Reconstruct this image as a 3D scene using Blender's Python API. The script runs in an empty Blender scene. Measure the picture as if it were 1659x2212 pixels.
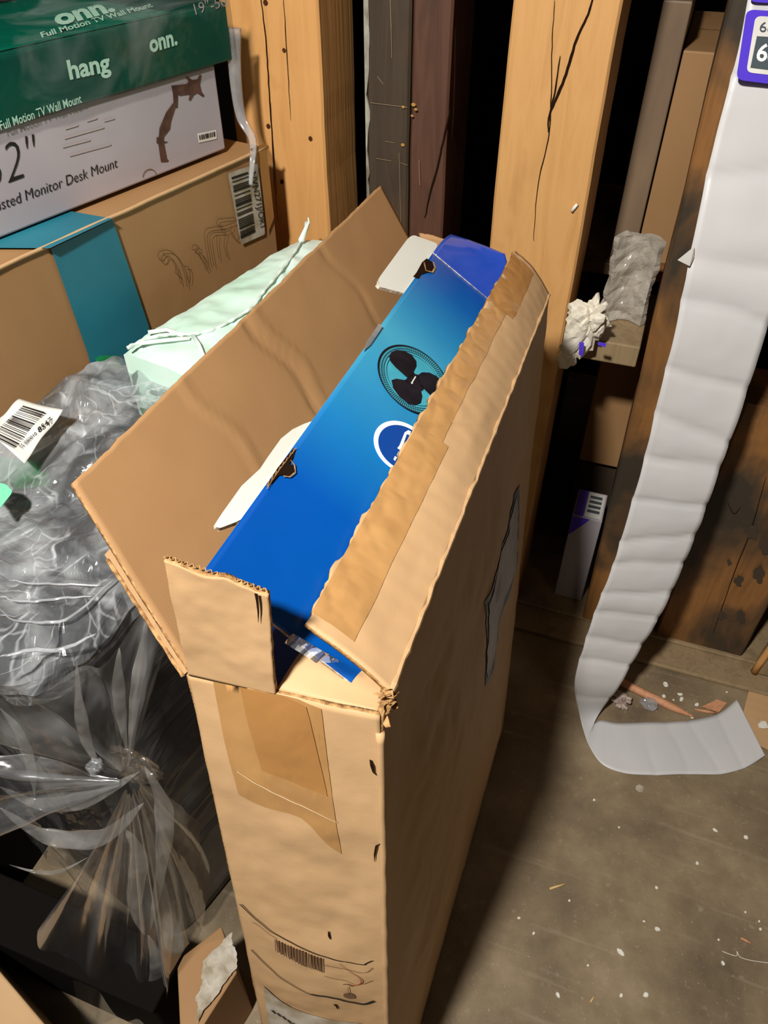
import bpy, bmesh, math, random
from mathutils import Vector, noise, Matrix
V = Vector
PI = math.pi
sc = bpy.context.scene
COL = sc.collection

# ------------------------------------------------------------------ camera
FPX, CXP, CYP = 1640.0, 829.5, 1106.0
YAW, PITCH, ROLL = map(math.radians, (19.8, 42.9, -0.1))
EYE = V((0, 0, 1.5))
FW = V((-math.sin(YAW)*math.cos(PITCH), math.cos(YAW)*math.cos(PITCH), -math.sin(PITCH)))
_rt = V((math.cos(YAW), math.sin(YAW), 0)); _up = _rt.cross(FW)
RT = _rt*math.cos(ROLL)+_up*math.sin(ROLL); UP = -_rt*math.sin(ROLL)+_up*math.cos(ROLL)
cd = bpy.data.cameras.new('camera'); cam = bpy.data.objects.new('camera', cd); COL.objects.link(cam)
cd.sensor_fit = 'VERTICAL'; cd.sensor_height = 24; cd.lens = FPX/2212*24; cd.clip_start = .02; cd.clip_end = 50
M3 = Matrix((RT, UP, -FW)).transposed()
cam.matrix_world = Matrix.Translation(EYE) @ M3.to_4x4()
sc.camera = cam

# ------------------------------------------------------------------ light
LAMP = V((-.38, -.44, 2.4))
def area(name, loc, target, size, power, col, shape='DISK'):
    l = bpy.data.lights.new(name, 'AREA'); l.shape = shape; l.size = size; l.energy = power; l.color = col
    o = bpy.data.objects.new(name, l); COL.objects.link(o); o.location = loc
    o.rotation_euler = (V(target)-V(loc)).to_track_quat('-Z', 'Y').to_euler(); return o
area('ceiling_lamp', LAMP, (-.25, .75, .6), .14, 51, (1, .965, .91))
area('right_fill_light', (2.2, -1.6, 2.5), (0, .6, .7), 1.0, 4, (1, .84, .62))  # added soft fill from the right, lifts the carton's shaded side
w = bpy.data.worlds.new('world'); sc.world = w; w.use_nodes = True
w.node_tree.nodes['Background'].inputs[0].default_value = (1, .88, .72, 1)
w.node_tree.nodes['Background'].inputs[1].default_value = .014
sc.view_settings.view_transform = 'Standard'; sc.view_settings.look = 'None'
sc.view_settings.exposure = 0.30; sc.view_settings.gamma = 1; sc.view_settings.use_curve_mapping = False

# ------------------------------------------------------------------ helpers
def ray(p): return FW+RT*((p[0]-CXP)/FPX)-UP*((p[1]-CYP)/FPX)
def az(p, z): d = ray(p); return EYE+d*((z-EYE.z)/d.z)
def ay(p, y): d = ray(p); return EYE+d*((y-EYE.y)/d.y)
def ax(p, x): d = ray(p); return EYE+d*((x-EYE.x)/d.x)
def ad(p, t): return EYE+ray(p)*t
class Plane:
    """a flat face of a thing: a point and its outward normal"""
    def __init__(s, a, b, c):
        s.o = V(a); s.n = (V(b)-V(a)).cross(V(c)-V(a)).normalized()
        if s.n.dot(EYE-s.o) < 0: s.n = -s.n
    def at(s, p, off=0.0):
        d = ray(p); o = s.o+s.n*off
        return EYE+d*((o-EYE).dot(s.n)/d.dot(s.n))
def srgb(r, g, b):
    f = lambda c: (c/255/12.92) if c/255 <= .04045 else ((c/255+.055)/1.055)**2.4
    return (f(r), f(g), f(b), 1)

def tag(o, label=None, cat=None, group=None, kind=None):
    if label: o['label'] = label
    if cat: o['category'] = cat
    if group: o['group'] = group
    if kind: o['kind'] = kind
    return o
def thing(name, label, cat, loc=(0, 0, 0), group=None):
    o = bpy.data.objects.new(name, None); COL.objects.link(o); o.location = loc; o.empty_display_size = .05
    return tag(o, label, cat, group)
def link(name, me, mats, parent=None, smooth=False):
    o = bpy.data.objects.new(name, me); COL.objects.link(o)
    if not isinstance(mats, (list, tuple)): mats = [mats]
    for m in mats: me.materials.append(m)
    if parent is not None:
        o.parent = parent; off = V(parent.location); q = parent.parent
        while q is not None: off += V(q.location); q = q.parent
        if off.length > 1e-9: me.transform(Matrix.Translation(-off))
    if smooth:
        for p in me.polygons: p.use_smooth = True
    return o
class MB:
    def __init__(s): s.v = []; s.f = []; s.m = []; s.uv = []
    def poly(s, pts, mi=0, uvs=None):
        b = len(s.v); s.v += [V(p) for p in pts]; s.f.append(tuple(range(b, b+len(pts)))); s.m.append(mi)
        s.uv.append(uvs or [(0, 0)]*len(pts))
    def box(s, lo, hi, mi=0):
        x0, y0, z0 = lo; x1, y1, z1 = hi
        s.hexa([(x0,y0,z0),(x1,y0,z0),(x1,y1,z0),(x0,y1,z0),(x0,y0,z1),(x1,y0,z1),(x1,y1,z1),(x0,y1,z1)], mi)
    def hexa(s, P, mi=0):
        b = len(s.v); s.v += [V(p) for p in P]
        for f in ((3,2,1,0),(4,5,6,7),(0,1,5,4),(1,2,6,5),(2,3,7,6),(3,0,4,7)):
            s.f.append(tuple(b+i for i in f)); s.m.append(mi); s.uv.append([(0,0),(1,0),(1,1),(0,1)])
    def tube(s, pts, r, n=8, mi=0, flat=1.0, caps=True):
        pts = [V(p) for p in pts]; b = len(s.v); N = len(pts)
        rr = r if isinstance(r, (list, tuple)) else [r]*N
        a = None
        for i, p in enumerate(pts):
            t = (pts[min(i+1, N-1)]-pts[max(i-1, 0)]).normalized()
            if a is None: a = t.orthogonal().normalized()
            else:
                a = a-t*a.dot(t)
                a = a.normalized() if a.length > 1e-6 else t.orthogonal().normalized()
            c = t.cross(a)
            for k in range(n):
                q = 2*PI*k/n; s.v.append(p+a*(math.cos(q)*rr[i])+c*(math.sin(q)*rr[i]*flat))
        for i in range(N-1):
            for k in range(n):
                s.f.append((b+i*n+k, b+i*n+(k+1)%n, b+(i+1)*n+(k+1)%n, b+(i+1)*n+k)); s.m.append(mi); s.uv.append([(0,0)]*4)
        if caps:
            s.f.append(tuple(b+k for k in reversed(range(n)))); s.m.append(mi); s.uv.append([(0,0)]*n)
            s.f.append(tuple(b+(N-1)*n+k for k in range(n))); s.m.append(mi); s.uv.append([(0,0)]*n)
    def grid(s, fn, nu, nv, mi=0, wrap=False):
        b = len(s.v)
        for j in range(nv+1):
            for i in range(nu+1): s.v.append(V(fn(i/nu, j/nv)))
        for j in range(nv):
            for i in range(nu):
                a = b+j*(nu+1)+i
                s.f.append((a, a+1, a+nu+2, a+nu+1)); s.m.append(mi)
                s.uv.append([(i/nu, j/nv), ((i+1)/nu, j/nv), ((i+1)/nu, (j+1)/nv), (i/nu, (j+1)/nv)])
    def build(s, name, mats, parent=None, smooth=False, bevel=0, solid=0, rim=None, offset=-1):
        me = bpy.data.meshes.new(name); me.from_pydata([tuple(v) for v in s.v], [], s.f)
        uv = me.uv_layers.new(name='UVMap'); k = 0
        for us in s.uv:
            for u in us: uv.data[k].uv = u; k += 1
        for p, m in zip(me.polygons, s.m): p.material_index = m
        o = link(name, me, mats, parent, smooth)
        if solid:
            md = o.modifiers.new('thick', 'SOLIDIFY'); md.thickness = solid; md.offset = offset
            if rim is not None: md.material_offset_rim = rim
        if bevel:
            md = o.modifiers.new('bev', 'BEVEL'); md.width = bevel; md.segments = 2; md.limit_method = 'ANGLE'
        return o
def bil(a, b, c, d):
    a, b, c, d = V(a), V(b), V(c), V(d)
    return lambda u, v: (a*(1-u)+b*u)*(1-v)+(d*(1-u)+c*u)*v
def nz(p, s=1.0, seed=0): return noise.noise(V(p)*s+V((seed*7.3, seed*3.1, seed*5.7)))
def fbm(p, s=1.0, seed=0, o=4): return noise.fractal(V(p)*s+V((seed*7.3, seed*3.1, seed*5.7)), .8, 2.1, o)
def crump(p, s, seed=0):
    d, _ = noise.voronoi(V(p)*s+V((seed*3.3, seed, seed*2.1)))
    return d[1]-d[0]
def sheet(name, A, B, C, D, mats, parent, nu=40, nv=14, thick=.004, amp=.0015, freq=9, seed=0, torn=0.0, extra=None, smooth=True, rim=1, sideamp=0.0):
    """a board: A-B is the hinge, D-C the free edge (torn raggedly if asked)"""
    f = bil(A, B, C, D); n = (V(B)-V(A)).cross(V(D)-V(A)).normalized(); up = (V(D)-V(A)).normalized(); al = (V(B)-V(A)).normalized()
    def g(u, v):
        p = f(u, v)
        k = min(1, v*4)
        q = p+n*(fbm(p, freq, seed)*amp*k)
        if torn: q += up*(v**4)*torn*(fbm(p, 60, seed+3)+.6*fbm(p, 14, seed+5))
        if sideamp: q += al*((abs(2*u-1))**12)*sideamp*fbm(p, 50, seed+8)
        if extra: q += extra(u, v, n)
        return q
    m = MB(); m.grid(g, nu, nv)
    return m.build(name, mats, parent, smooth, solid=thick, rim=rim, offset=0)
def decal(name, pl, px, mat, parent, off=.0008, ngon=True):
    m = MB(); pts = [pl.at(p, off) for p in px]; m.poly(pts)
    o = m.build(name, mat, parent); me = o.data
    if me.polygons[0].normal.dot(pl.n) < 0: me.flip_normals()
    return o
def strokes(mb, pl, px, wpx, off=.0009, mi=0):
    """a printed or scratched line laid on a face, given as a polyline"""
    P = [pl.at(p, off) for p in px]
    W = wpx if isinstance(wpx, (list, tuple)) else [wpx]*len(P)
    L = []; Rr = []
    for i, p in enumerate(P):
        t = (P[min(i+1, len(P)-1)]-P[max(i-1, 0)]).normalized(); s = pl.n.cross(t)
        L.append(p+s*W[i]/2); Rr.append(p-s*W[i]/2)
    for i in range(len(P)-1): mb.poly([Rr[i], Rr[i+1], L[i+1], L[i]], mi)
def curve_px(pts, n=8):
    """Catmull-Rom through 2-tuples or 3-tuples"""
    out = []; P = [V(p) if len(p) == 3 else V((p[0], p[1], 0)) for p in pts]
    for i in range(len(P)-1):
        p0 = P[max(i-1, 0)]; p1 = P[i]; p2 = P[i+1]; p3 = P[min(i+2, len(P)-1)]
        for k in range(n):
            t = k/n
            out.append(.5*((2*p1)+(p2-p0)*t+(2*p0-5*p1+4*p2-p3)*t*t+(3*p1-p0-3*p2+p3)*t**3))
    out.append(P[-1]); return out
def ell(c, A, B, n=48, a0=0, a1=2*PI):
    return [(c[0]+math.cos(a0+(a1-a0)*k/n)*A[0]+math.sin(a0+(a1-a0)*k/n)*B[0], c[1]+math.cos(a0+(a1-a0)*k/n)*A[1]+math.sin(a0+(a1-a0)*k/n)*B[1]) for k in range(n)]
def text(name, s, pl, p0, p1, hpx, mat, parent, bold=0.0, off=.0012, up=None, label=None):
    """lettering on a face: baseline from p0 to p1, height reaching hpx (all on the face)"""
    cu = bpy.data.curves.new(name, 'FONT'); cu.body = s; cu.size = 1; cu.offset = bold; cu.resolution_u = 3
    tmp = bpy.data.objects.new('tmp', cu); COL.objects.link(tmp)
    dg = bpy.context.evaluated_depsgraph_get(); me = bpy.data.meshes.new_from_object(tmp.evaluated_get(dg))
    bpy.data.objects.remove(tmp)
    xs = [v.co.x for v in me.vertices]; x0, x1 = min(xs), max(xs); h = .70
    A = pl.at(p0, off); B = pl.at(p1, off); T = pl.at(hpx, off)-A
    for v in me.vertices: v.co = A+(B-A)*((v.co.x-x0)/(x1-x0))+T*(v.co.y/h)
    me.update()
    if len(me.polygons) and me.polygons[0].normal.dot(pl.n) < 0: me.flip_normals()
    o = link(name, me, mat, parent)
    if label: o['label'] = label
    return o
def bars(mb, pl, a, b, c, d, n, seed, off=.0012, duty=.55):
    """barcode: bars running a->d, laid out along a->b"""
    rnd = random.Random(seed); x = 0; A, B, C, D = [pl.at(q, off) for q in (a, b, c, d)]
    ws = [rnd.choice((1, 1, 2, 3)) for _ in range(n*2)]; T = sum(ws)
    for i, wv in enumerate(ws):
        if i % 2 == 0:
            u0, u1 = x/T, (x+wv)/T
            mb.poly([A.lerp(B, u0), A.lerp(B, u1), D.lerp(C, u1), D.lerp(C, u0)])
        x += wv

def explode(o):
    """one object per separate piece"""
    me = o.data; n = len(me.vertices); par = list(range(n))
    def fd(a):
        while par[a] != a: par[a] = par[par[a]]; a = par[a]
        return a
    if o.get('joined'): return
    seen = {}
    for v in me.vertices:
        k = (round(v.co.x*4e3), round(v.co.y*4e3), round(v.co.z*4e3))
        if k in seen: par[fd(v.index)] = fd(seen[k])
        else: seen[k] = v.index
    for p in me.polygons:
        for q in p.vertices: par[fd(q)] = fd(p.vertices[0])
    groups = {}
    for p in me.polygons: groups.setdefault(fd(p.vertices[0]), []).append(p)
    if len(groups) < 2: return
    base = o.name.split('.')[0]
    for g in groups.values():
        mp = {}; vs = []; fs = []
        for p in g:
            f = []
            for q in p.vertices:
                if q not in mp: mp[q] = len(vs); vs.append(tuple(me.vertices[q].co))
                f.append(mp[q])
            fs.append(f)
        m2 = bpy.data.meshes.new(base); m2.from_pydata(vs, [], fs)
        for mt in me.materials: m2.materials.append(mt)
        for p in m2.polygons: p.use_smooth = g[0].use_smooth
        o2 = bpy.data.objects.new(base, m2); COL.objects.link(o2); o2.parent = o.parent; o2.location = o.location
        for md in o.modifiers:
            if md.type == 'SOLIDIFY': x = o2.modifiers.new('thick', 'SOLIDIFY'); x.thickness = md.thickness; x.offset = md.offset
    bpy.data.objects.remove(o)

# ------------------------------------------------------------------ materials
def mat(name, col, rough=.6, spec=.4, metal=0.0):
    m = bpy.data.materials.new(name); m.use_nodes = True; b = m.node_tree.nodes['Principled BSDF']
    b.inputs['Base Color'].default_value = col; b.inputs['Roughness'].default_value = rough
    b.inputs['Specular IOR Level'].default_value = spec; b.inputs['Metallic'].default_value = metal
    return m, m.node_tree, b
def N(t, k, **kw):
    n = t.nodes.new(k)
    for a, b in kw.items():
        if a.startswith('i_'): n.inputs[a[2:].replace('_', ' ')].default_value = b
        else: setattr(n, a, b)
    return n
def ramp(t, stops, src):
    r = t.nodes.new('ShaderNodeValToRGB'); e = r.color_ramp.elements
    while len(e) < len(stops): e.new(.5)
    for i, (p, c) in enumerate(stops): e[i].position = p; e[i].color = c
    t.links.new(src, r.inputs[0]); return r
def coords(t, scale=(1, 1, 1), kind='Object', rot=(0, 0, 0)):
    tc = t.nodes.new('ShaderNodeTexCoord'); mp = t.nodes.new('ShaderNodeMapping')
    mp.inputs['Scale'].default_value = scale; mp.inputs['Rotation'].default_value = rot
    t.links.new(tc.outputs[kind], mp.inputs[0]); return mp.outputs[0]
def noisy(name, c1, c2, scale=(8, 8, 8), rough=.6, spec=.3, bump=.2, bscale=60, lo=.35, hi=.65, detail=6):
    m, t, b = mat(name, c1, rough, spec)
    v = coords(t, scale); n = N(t, 'ShaderNodeTexNoise'); n.inputs['Scale'].default_value = 1; n.inputs['Detail'].default_value = detail
    t.links.new(v, n.inputs[0]); r = ramp(t, [(lo, c1), (hi, c2)], n.outputs[0]); t.links.new(r.outputs[0], b.inputs['Base Color'])
    if bump:
        n2 = N(t, 'ShaderNodeTexNoise'); n2.inputs['Scale'].default_value = bscale; n2.inputs['Detail'].default_value = 5
        v2 = coords(t); t.links.new(v2, n2.inputs[0])
        bp = N(t, 'ShaderNodeBump'); bp.inputs['Strength'].default_value = bump; bp.inputs['Distance'].default_value = .002
        t.links.new(n2.outputs[0], bp.inputs['Height']); t.links.new(bp.outputs[0], b.inputs['Normal'])
    return m
def flat(name, rgb, rough=.55, spec=.35): return mat(name, srgb(*rgb), rough, spec)[0]

def cardboard(name, c1, c2, wave_axis='Y', wscale=90, rough=.62, wbump=.25):
    m, t, b = mat(name, c1, rough, .3)
    v = coords(t, (5, 5, 2.2)); n = N(t, 'ShaderNodeTexNoise'); n.inputs['Scale'].default_value = 1; n.inputs['Detail'].default_value = 7
    t.links.new(v, n.inputs[0]); r = ramp(t, [(.32, c1), (.7, c2)], n.outputs[0])
    v3 = coords(t, (1, 1, 1)); wv = N(t, 'ShaderNodeTexWave', bands_direction=wave_axis); wv.inputs['Scale'].default_value = wscale/PI/2
    wv.inputs['Distortion'].default_value = .6; wv.inputs['Detail'].default_value = 1; t.links.new(v3, wv.inputs[0])
    n2 = N(t, 'ShaderNodeTexNoise'); n2.inputs['Scale'].default_value = 14; n2.inputs['Detail'].default_value = 6; t.links.new(v3, n2.inputs[0])
    mx = N(t, 'ShaderNodeMath', operation='MULTIPLY_ADD'); t.links.new(wv.outputs[1], mx.inputs[0]); mx.inputs[1].default_value = .12; t.links.new(n2.outputs[0], mx.inputs[2])
    bp = N(t, 'ShaderNodeBump'); bp.inputs['Strength'].default_value = wbump; bp.inputs['Distance'].default_value = .006
    t.links.new(mx.outputs[0], bp.inputs['Height']); t.links.new(bp.outputs[0], b.inputs['Normal'])
    t.links.new(r.outputs[0], b.inputs['Base Color']); return m
M = {}
M['card'] = cardboard('cardboard', srgb(186, 149, 107), srgb(200, 163, 120))
M['card_in'] = cardboard('cardboard_inside', srgb(154, 116, 76), srgb(168, 128, 86), 'Y', 900, .7, .10)
M['card_edge'] = noisy('cardboard_cut_edge', srgb(190, 150, 100), srgb(130, 92, 56), (160, 160, 160), .8, .1, .8, 300)
M['card_dk'] = cardboard('faucet_box_cardboard', srgb(152, 114, 74), srgb(164, 126, 85), 'X', 60, .6, .08)
M['white_edge'] = noisy('blue_board_cut_edge', srgb(215, 205, 190), srgb(150, 125, 95), (200, 200, 200), .8, .1, .3, 200)
def tape(name, c1, c2, rough=.22):
    m, t, b = mat(name, c1, rough, .5)
    v = coords(t, (12, 12, 5)); n = N(t, 'ShaderNodeTexNoise'); n.inputs['Scale'].default_value = 1.3; n.inputs['Detail'].default_value = 8; n.inputs['Distortion'].default_value = .8
    t.links.new(v, n.inputs[0]); r = ramp(t, [(.3, c1), (.7, c2)], n.outputs[0]); t.links.new(r.outputs[0], b.inputs['Base Color'])
    bp = N(t, 'ShaderNodeBump'); bp.inputs['Strength'].default_value = .25; bp.inputs['Distance'].default_value = .004
    t.links.new(n.outputs[0], bp.inputs['Height']); t.links.new(bp.outputs[0], b.inputs['Normal'])
    return m
M['tape'] = tape('packing_tape', srgb(170, 126, 76), srgb(186, 142, 90))
M['tape2'] = tape('packing_tape_double', srgb(160, 112, 62), srgb(176, 128, 74), .25)
def wood(name, light, mid, dark, rough=.55, gs=1.0, stain=.35, seed=0.0):
    m, t, b = mat(name, light, rough, .3)
    v = coords(t, (9*gs, 9*gs, .9*gs)); t.nodes[-1].inputs['Location'].default_value = (seed, seed*2, seed*3)
    n = N(t, 'ShaderNodeTexNoise'); n.inputs['Scale'].default_value = 3; n.inputs['Detail'].default_value = 8; n.inputs['Distortion'].default_value = 1.4
    t.links.new(v, n.inputs[0])
    r = ramp(t, [(.25, mid), (.5, light), (.78, mid)], n.outputs[0])
    v2 = coords(t, (5, 5, 3)); t.nodes[-1].inputs['Location'].default_value = (seed*5, 1, seed)
    n2 = N(t, 'ShaderNodeTexNoise'); n2.inputs['Scale'].default_value = 1.5; n2.inputs['Detail'].default_value = 5; n2.inputs['Distortion'].default_value = .5
    t.links.new(v2, n2.inputs[0]); r2 = ramp(t, [(1-stain-.1, (0, 0, 0, 1)), (1-stain+.12, (1, 1, 1, 1))], n2.outputs[0])
    mx = N(t, 'ShaderNodeMix', data_type='RGBA'); t.links.new(r2.outputs[0], mx.inputs[0]); t.links.new(r.outputs[0], mx.inputs[6]); mx.inputs[7].default_value = dark
    t.links.new(mx.outputs[2], b.inputs['Base Color'])
    v4 = coords(t, (60, 60, 2)); n4 = N(t, 'ShaderNodeTexNoise'); n4.inputs['Scale'].default_value = 2; n4.inputs['Detail'].default_value = 6; t.links.new(v4, n4.inputs[0])
    bp = N(t, 'ShaderNodeBump'); bp.inputs['Strength'].default_value = .35; bp.inputs['Distance'].default_value = .003
    t.links.new(n4.outputs[0], bp.inputs['Height']); t.links.new(bp.outputs[0], b.inputs['Normal'])
    return m
M['wood_a'] = wood('yellow_pine', srgb(208, 154, 94), srgb(194, 140, 80), srgb(166, 116, 64), seed=.3, stain=.28)
M['wood_b'] = wood('yellow_pine_knotty', srgb(206, 156, 98), srgb(192, 142, 84), srgb(164, 118, 70), seed=2.1, stain=.3)
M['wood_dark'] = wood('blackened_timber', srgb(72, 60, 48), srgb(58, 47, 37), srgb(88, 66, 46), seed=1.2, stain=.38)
M['wood_red'] = wood('reddish_timber', srgb(92, 62, 48), srgb(76, 50, 38), srgb(56, 42, 34), seed=3.2, stain=.4)
M['wood_old'] = wood('stained_brown_timber', srgb(142, 98, 54), srgb(112, 76, 42), srgb(60, 52, 42), seed=4.4, stain=.48)
M['wood_grey'] = wood('dusty_grey_timber', srgb(150, 128, 96), srgb(128, 108, 80), srgb(92, 78, 60), seed=5.4, stain=.35)
M['crack'] = flat('dark_crack', (34, 20, 12), .9, .05)
M['knot'] = flat('nail_hole', (70, 38, 20), .8, .1)
M['scuff'] = flat('pale_scuff', (150, 128, 98), .8, .1)
M['gold'] = flat('yellow_scuff', (176, 132, 66), .7, .2)
M['paint'] = noisy('flaking_white_paint', srgb(170, 168, 155), srgb(120, 112, 96), (60, 60, 30))
M['void'] = flat('unlit_gap_black', (12, 10, 8), .95, .02)  # near-black back wall colour stands in for the unlit depth behind the posts
M['ink'] = flat('black_ink', (30, 27, 24), .6)
M['ink_soft'] = flat('faded_ink', (110, 82, 58), .7)
M['ink_red'] = flat('red_ink', (150, 50, 36), .7)
M['ink_sketch'] = flat('sketch_ink', (96, 68, 40), .7)
M['grey_txt'] = flat('pale_grey_print', (172, 160, 158), .6)
M['sticker'] = noisy('label_paper', srgb(225, 223, 216), srgb(212, 208, 200), (20, 20, 20), .45, .4, 0)
M['label_old'] = noisy('worn_label', srgb(190, 182, 168), srgb(150, 135, 110), (30, 30, 30), .5, .3, 0)
M['mintletter'] = flat('mint_lettering', (196, 240, 214), .4)
M['brownprint'] = noisy('brown_arm_print', srgb(92, 66, 56), srgb(70, 50, 42), (60, 60, 60), .5, .3, 0)
M['teal'] = noisy('teal_print', srgb(30, 104, 122), srgb(38, 118, 136), (6, 6, 6), .45, .4, 0)
M['white_box'] = noisy('white_carton', srgb(176, 168, 172), srgb(164, 157, 162), (5, 5, 5), .4, .4, 0)
M['purple'] = flat('purple_print', (84, 58, 205), .4)
M['slate'] = flat('slate_print', (74, 84, 90), .4)
M['paper'] = noisy('strip_paper', srgb(206, 204, 203), srgb(200, 199, 199), (6, 6, 6), .42, .35, .12, 40)
M['paper_cr'] = noisy('crumpled_paper', srgb(228, 222, 206), srgb(216, 206, 186), (20, 20, 20), .5, .3, .2, 60)
M['black'] = noisy('black_plastic', srgb(34, 36, 40), srgb(44, 46, 52), (6, 6, 6), .35, .5, .1, 30)
M['greenlab'] = noisy('green_print', srgb(22, 110, 58), srgb(12, 84, 40), (20, 20, 20), .4, .4, 0)
M['mintlab'] = flat('mint_sticker', (120, 222, 170), .4)
M['stick'] = wood('stick_wood', srgb(206, 150, 112), srgb(186, 128, 92), srgb(124, 84, 60), stain=.3)
M['chip'] = flat('white_chip', (230, 226, 214), .5)
M['strawchip'] = flat('straw_chip', (214, 180, 120), .6)
M['tabwhite'] = noisy('white_board_face', srgb(214, 214, 204), srgb(206, 206, 196), (9, 9, 9), .5, .3, 0)
M['fanblack'] = noisy('fan_print_black', srgb(30, 26, 32), srgb(18, 16, 22), (40, 40, 40), .3, .4, 0)
M['logo_blue'] = flat('logo_blue', (16, 68, 150), .3)
M['print_white'] = flat('print_white', (235, 238, 240), .35)

def green_box():
    m, t, b = mat('green_carton_print', srgb(6, 72, 52), .3, .5)
    v = coords(t, (7, 7, 9)); n = N(t, 'ShaderNodeTexNoise'); n.inputs['Scale'].default_value = 1; n.inputs['Detail'].default_value = 5; t.links.new(v, n.inputs[0])
    r = ramp(t, [(.4, srgb(4, 74, 60)), (.62, srgb(8, 84, 68)), (.76, srgb(44, 78, 60))], n.outputs[0]); t.links.new(r.outputs[0], b.inputs['Base Color']); return m
M['green'] = green_box()
M['green_top'] = noisy('green_top_print', srgb(4, 104, 82), srgb(8, 118, 92), (5, 5, 5), .3, .5, 0)

def blue_print():
    """the fan carton's printed sky-blue gradient, running along the lid"""
    m, t, b = mat('blue_gradient_print', srgb(20, 90, 190), .32, .5)
    tc = N(t, 'ShaderNodeTexCoord'); sp = N(t, 'ShaderNodeSeparateXYZ'); t.links.new(tc.outputs['UV'], sp.inputs[0])
    r = ramp(t, [(0, srgb(0, 70, 150)), (.22, srgb(0, 78, 166)), (.38, srgb(22, 122, 184)), (.55, srgb(52, 150, 190)), (.66, srgb(66, 160, 190)), (.76, srgb(40, 136, 182)), (.90, srgb(6, 90, 164)), (1, srgb(10, 66, 152))], sp.outputs[0])
    r2 = ramp(t, [(0, (.0, .0, .0, 1)), (.7, (1, 1, 1, 1))], sp.outputs[1])
    n = N(t, 'ShaderNodeTexNoise'); n.inputs['Scale'].default_value = 5; t.links.new(tc.outputs['UV'], n.inputs[0])
    ml = N(t, 'ShaderNodeMath', operation='MULTIPLY'); t.links.new(r2.outputs[0], ml.inputs[0]); ml.inputs[1].default_value = .25
    mx = N(t, 'ShaderNodeMix', data_type='RGBA'); t.links.new(ml.outputs[0], mx.inputs[0]); t.links.new(r.outputs[0], mx.inputs[6]); mx.inputs[7].default_value = srgb(0, 92, 176)
    t.links.new(mx.outputs[2], b.inputs['Base Color']); return m
M['blue'] = blue_print()
M['blue_plain'] = noisy('blue_carton_print', srgb(0, 62, 146), srgb(0, 70, 160), (6, 6, 6), .4, .4, 0)
M['blue_violet'] = noisy('violet_blue_print', srgb(18, 56, 150), srgb(48, 72, 158), (14, 14, 14), .12, .8, .5, 26)

def floor_mat():
    m, t, b = mat('dusty_concrete', srgb(120, 104, 78), .55, .35)
    v = coords(t, (1, 1, 1))
    n = N(t, 'ShaderNodeTexNoise'); n.inputs['Scale'].default_value = 6; n.inputs['Detail'].default_value = 9; n.inputs['Roughness'].default_value = .62; t.links.new(v, n.inputs[0])
    r = ramp(t, [(.30, srgb(104, 90, 72)), (.5, srgb(130, 113, 88)), (.70, srgb(154, 136, 108))], n.outputs[0])
    n2 = N(t, 'ShaderNodeTexNoise'); n2.inputs['Scale'].default_value = 55; n2.inputs['Detail'].default_value = 6; t.links.new(v, n2.inputs[0])
    r2 = ramp(t, [(.62, (0, 0, 0, 1)), (.8, (.5, .5, .5, 1))], n2.outputs[0])
    mx = N(t, 'ShaderNodeMix', data_type='RGBA'); t.links.new(r2.outputs[0], mx.inputs[0]); t.links.new(r.outputs[0], mx.inputs[6]); mx.inputs[7].default_value = srgb(176, 162, 138)
    t.links.new(mx.outputs[2], b.inputs['Base Color'])
    v5 = coords(t, (2.2, 34, 1), 'Object', (0, 0, .5)); n5 = N(t, 'ShaderNodeTexNoise'); n5.inputs['Scale'].default_value = 1.6; n5.inputs['Detail'].default_value = 7; t.links.new(v5, n5.inputs[0])
    n6 = N(t, 'ShaderNodeTexNoise'); n6.inputs['Scale'].default_value = 210; n6.inputs['Detail'].default_value = 2; t.links.new(v, n6.inputs[0])
    r5 = ramp(t, [(.60, (0, 0, 0, 1)), (.78, (.35, .35, .35, 1))], n5.outputs[0]); r6 = ramp(t, [(.66, (0, 0, 0, 1)), (.74, (.5, .5, .5, 1))], n6.outputs[0])
    ad5 = N(t, 'ShaderNodeMath', operation='ADD'); t.links.new(r5.outputs[0], ad5.inputs[0]); t.links.new(r6.outputs[0], ad5.inputs[1])
    mx5 = N(t, 'ShaderNodeMix', data_type='RGBA'); t.links.new(ad5.outputs[0], mx5.inputs[0]); t.links.new(mx.outputs[2], mx5.inputs[6]); mx5.inputs[7].default_value = srgb(182, 166, 142); t.links.new(mx5.outputs[2], b.inputs['Base Color'])
    rr = ramp(t, [(.3, (.42, .42, .42, 1)), (.7, (.65, .65, .65, 1))], n.outputs[0]); t.links.new(rr.outputs[0], b.inputs['Roughness'])
    bp = N(t, 'ShaderNodeBump'); bp.inputs['Strength'].default_value = .2; bp.inputs['Distance'].default_value = .003
    t.links.new(n2.outputs[0], bp.inputs['Height']); t.links.new(bp.outputs[0], b.inputs['Normal']); return m
M['floor'] = floor_mat()

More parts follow.
